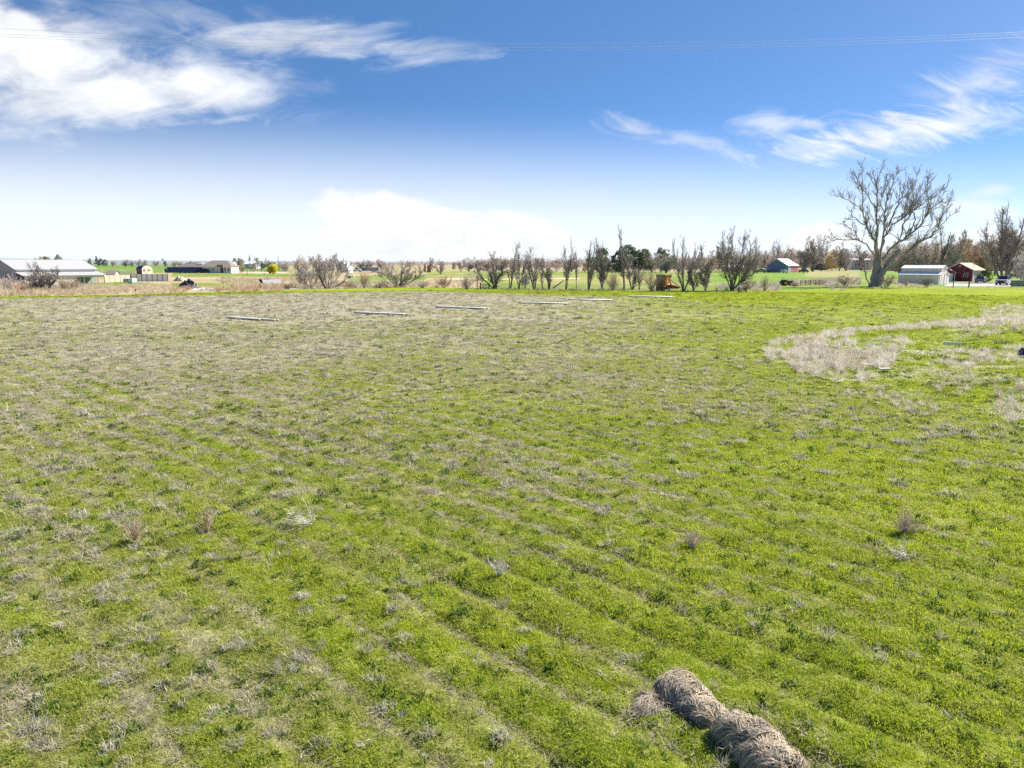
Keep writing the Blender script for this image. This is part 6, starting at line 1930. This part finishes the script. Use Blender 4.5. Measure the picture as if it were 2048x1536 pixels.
# bare trees of the country behind: own tree each, crowns shared between copies
BG = 'bare trees in the country behind the field'
bgt = [
    # left horizon
    ('faint bare tree on the horizon past the evergreen clump', 225, 533, 521, 14, 'twig_pink'),
    ('faint bare tree on the horizon above the trailer', 252, 533.5, 520, 16, 'twig_grey'),
    ('faint bare tree on the horizon just before the shed', 263, 533.5, 521, 14, 'twig_grey'),
    ('faint bare tree on the horizon above the navy shed roof', 277, 533.5, 519, 14, 'twig_grey'),
    ('faint bare tree on the horizon past the navy shed', 290, 533.5, 521, 18, 'twig_grey'),
    ('faint bare tree on the horizon above the end of the solar panels', 312, 534, 521, 16, 'twig_pink'),
    ('dark faint bare tree on the horizon over the solar panels', 331, 534, 518.5, 14, 'twig_dark'),
    ('faint bare tree on the horizon between dark one and the brown roof', 348, 534, 521.5, 20, 'twig_pink'),
    ('faint bare tree on the horizon touching the brown hipped roof', 362, 534, 522, 16, 'twig_pink'),
    ('brown bare tree over the long barn ridge, the first of three', 78, 535, 514, 18, 'twig_pink'),
    ('brown bare tree over the long barn ridge between two evergreens', 104, 535, 515, 16, 'twig_pink'),
    # behind white house
    ('round bare grey brown bush tree just behind the white house', 471, 545, 526, 22, 'twig_grey'),
    ('bare bush tree below the distant white flat building', 485, 545, 528, 22, 'twig_tan'),
    ('bare tree standing before the distant white flat building', 507, 545, 524, 20, 'twig_grey'),
    ('bare tree beyond the evergreens near the yellow willow', 523, 541, 517, 22, 'twig_grey'),
    ('bare tree right behind the yellow willow', 540, 541, 517.5, 26, 'twig_grey'),
    ('lone thin bare tree just past the yellow willow', 559, 541, 516, 8, 'twig_dark'),
    ('low bare tree in the paddock past the yellow willow', 570, 543, 526, 22, 'twig_grey'),
    # around 600-760
    ('tall bare tree behind the tangled shrub, highest of its clump', 611, 545, 507.5, 28, 'twig_pink'),
    ('bare tree beside the highest one behind the tangled shrub', 597, 545, 517, 28, 'twig_pink'),
    ('bare tree rising behind the brown barn', 640, 545, 512.5, 30, 'twig_pink'),
    ('bare tree between brown barn and white gabled house', 660, 545, 514, 24, 'twig_pink'),
    ('bare tree directly behind the white gabled house', 676, 546, 510, 24, 'twig_grey'),
    ('bare tree by the corner of the white gabled house', 692, 545, 518, 20, 'twig_pink'),
    ('bare brown tree above the white cab truck', 722, 540, 521, 20, 'twig_grey'),
    ('bare brown tree above the long white roofed trailer', 738, 540, 521.5, 22, 'twig_grey'),
    ('round bare tree beyond the end of the long white roofed trailer', 763, 541, 519, 22, 'twig_pink'),
    ('round grey bare tree in the paddock beside the orange brown hay stacks', 881, 549, 522, 32, 'twig_grey'),
    ('small bare tree sticking up behind the hay stacks', 861, 541, 517, 14, 'twig_grey'),
    # wood 905-1130
    ('bare brown tree in the wood behind the reddish bushes', 922, 544, 522, 24, 'twig_grey'),
    ('bare forked tree in the wood behind the reddish bushes', 937, 543, 520, 24, 'twig_grey'),
    ('broad brown bare tree at the thick end of the wood behind the farm gate', 957, 543, 515.5, 34, 'twig_pink'),
    ('broad brown bare tree of the wood seen between gate and row', 974, 543, 519, 30, 'twig_pink'),
    ('bare tree of the far wood seen behind the first trees of the row', 1003, 544, 520, 32, 'twig_pink'),
    ('bare tree of the far wood behind the second trees of the row', 1030, 544, 519, 30, 'twig_pink'),
    ('bare tree of the far wood behind the pale young tree', 1056, 544, 520, 30, 'twig_pink'),
    ('bare far wood tree behind the slim tree by the fallen trunk', 1086, 544, 519, 34, 'twig_pink'),
    ('bare tree of the far wood right above the fallen trunk', 1114, 544, 518, 32, 'twig_pink'),
    ('bare tree of the far wood behind the slender tree of the row', 1143, 544, 518, 32, 'twig_grey'),
    ('bare tree of the far wood behind the forked crown of the row', 1170, 544, 519, 30, 'twig_pink'),
    # 1290-1440
    ('bare bushy tree behind the pale willow brush', 1303, 545, 510, 34, 'twig_grey'),
    ('bare bushy tree behind the orange elevator mast', 1332, 546, 510, 40, 'twig_grey'),
    ('bare bushy tree behind the large open crowned tree', 1358, 546, 512, 36, 'twig_grey'),
    ('bare bushy tree behind the short dark tree of the row', 1390, 546, 508, 36, 'twig_grey'),
    ('brown bare tree behind the pinkish young tree', 1422, 546, 505, 34, 'twig_pink'),
    ('brown bare tree behind the sweep of the big dark tree', 1448, 545, 501, 40, 'twig_pink'),
    # 1490-1720
    ('grey bare bushy tree between the big dark tree and the blue barn', 1508, 545, 508, 40, 'twig_grey'),
    ('bare bushy tree over the teal pickup truck', 1528, 543, 504, 34, 'twig_grey'),
    ('tall bare tree with a rounded crown behind the blue barn', 1553, 541, 481, 44, 'twig_grey'),
    ('bare brown tree right behind the white roof of the blue barn', 1578, 541, 500, 34, 'twig_pink'),
    ('dark broad bare tree behind the dark pickup truck', 1606, 543, 490, 48, 'twig_grey'),
    ('broad bare tree behind the dark open shed, tall with fine twigs', 1625, 543, 480, 60, 'twig_grey'),
    ('leaning dark bare tree with few limbs by the dark open shed', 1641, 542, 472, 36, 'twig_dark'),
    ('bare bushy tree behind the ochre gold willow', 1678, 542, 492, 46, 'twig_grey'),
    ('grey bare bush tree standing before the pale blue house', 1692, 542, 508, 36, 'twig_grey'),
    ('bare tree behind the pale blue house', 1722, 541, 494, 46, 'twig_grey'),
    ('bare brown tree behind the trunk of the cottonwood', 1752, 543, 498, 46, 'twig_pink'),
    # wood behind barn and red house
    ('bare brown tree of the wood behind the white barn, at its far end', 1800, 556, 490, 52, 'twig_pink'),
    ('bare grey tree of the wood behind the middle of the white barn roof', 1832, 556, 484, 52, 'twig_grey'),
    ('bare brown tree of the wood behind the doors of the white barn', 1858, 556, 480, 48, 'twig_pink'),
    ('bare tree of the wood between white barn and red house', 1896, 553, 478, 50, 'twig_grey'),
    ('bare tree of the wood right behind the red house roof ridge', 1922, 552, 474, 54, 'twig_pink'),
    ('orange brown bare tree of the wood above the tan roof', 1946, 553, 487, 60, 'twig_orange'),
    ('orange brown bare tree of the wood beside the small orange tinged tree', 1968, 552, 488, 50, 'twig_tan'),
    ('grey bare tree at the back of the wood over the red house', 1950, 548, 470, 60, 'twig_grey'),
    ('grey bare tree at the back of the wood behind the tall dark tree', 1990, 550, 468, 60, 'twig_pink'),
    ('bare brown tree of the wood at the edge of the picture', 2030, 552, 462, 60, 'twig_pink'),
    ('grey bare tree of the wood beyond the edge of the panel fence', 2066, 552, 440, 60, 'twig_grey'),
    ('low brown bare tree of the wood behind the pickup truck', 2012, 557, 505, 44, 'twig_tan'),
]
for i, a in enumerate(bgt):
    st = 'bushy'
    sd = 1 + i % 8
    if 'tall bare tree' in a[0] or 'lone thin' in a[0] or 'leaning' in a[0]:
        st = 'spread' if 'thin' not in a[0] else 'slim'
    bk = 'bark_dark' if a[5] in ('twig_dark', 'twig_grey') else 'bark_grey'
    bare_tree('bare_tree', a[0], a[1], a[2], a[3], a[4], st, 200 + sd, bk, a[5], BG, share=11.0)

# the far wood that closes the view as one brown line
def far_wood():
    r = np.random.default_rng(99)
    segs = []
    P = []; Hh = []
    for px0, px1, py, top, n in ((560, 1010, 530.8, 520.5, 520), (180, 480, 531.5, 523.5, 90), (960, 1500, 534, 514, 620), (1280, 1500, 538, 510, 300), (1480, 2120, 535, 498, 760), (1780, 2140, 541, 480, 340)):
        for k in range(n):
            px = r.uniform(px0, px1); b = py + r.uniform(-.5, .8)
            Y = YG(b); P.append((XA(px, Y), Y)); Hh.append((ZA(top + r.uniform(-3, 7), Y)))
    P = np.array(P); Hh = np.array(Hh); n = len(P)
    for q in range(9):
        d = np.stack([r.normal(0, .38, n), r.normal(0, .38, n), np.ones(n)], 1)
        segs.append(grow(r, np.c_[P + r.normal(0, .6, (n, 2)), np.full(n, -.2)], d, Hh * r.uniform(.5, 1.0, n), Hh * .008 + .02, 4, .16, .06, .3))
    tw = []
    for s in segs:
        tw.append(grow(r, *sprout(r, *s, 10, .25, 1, 38, 10, .30, .6, .06, .1), 2, .2, .1, .6))
    v, q = frustums(segs + [], 3); v2, q2 = frustums(tw, 3)
    o = link_mesh('far_wood', np_mesh('far_wood', np.concatenate([v, v2]), np.concatenate([q, q2 + len(v)])), M['twig_pink'])
    tag(o, 'far grey brown wood closing the view behind the farms', kind='stuff')
far_wood()

# ------------------------------------------------------------------ air
def haze():
    o = MB().box(-6800, 6800, -6800, 6800, -3, 50).build('haze', None)
    m = bpy.data.materials.new('haze'); m.use_nodes = True
    nt = m.node_tree; nt.nodes.clear()
    v = nt.nodes.new('ShaderNodeVolumePrincipled')
    v.inputs['Color'].default_value = (.62, .74, .95, 1)
    v.inputs['Density'].default_value = .000022
    v.inputs['Anisotropy'].default_value = .2
    out = nt.nodes.new('ShaderNodeOutputMaterial'); nt.links.new(v.outputs[0], out.inputs['Volume'])
    o.data.materials.append(m)
    tag(o, kind='stuff')
haze()
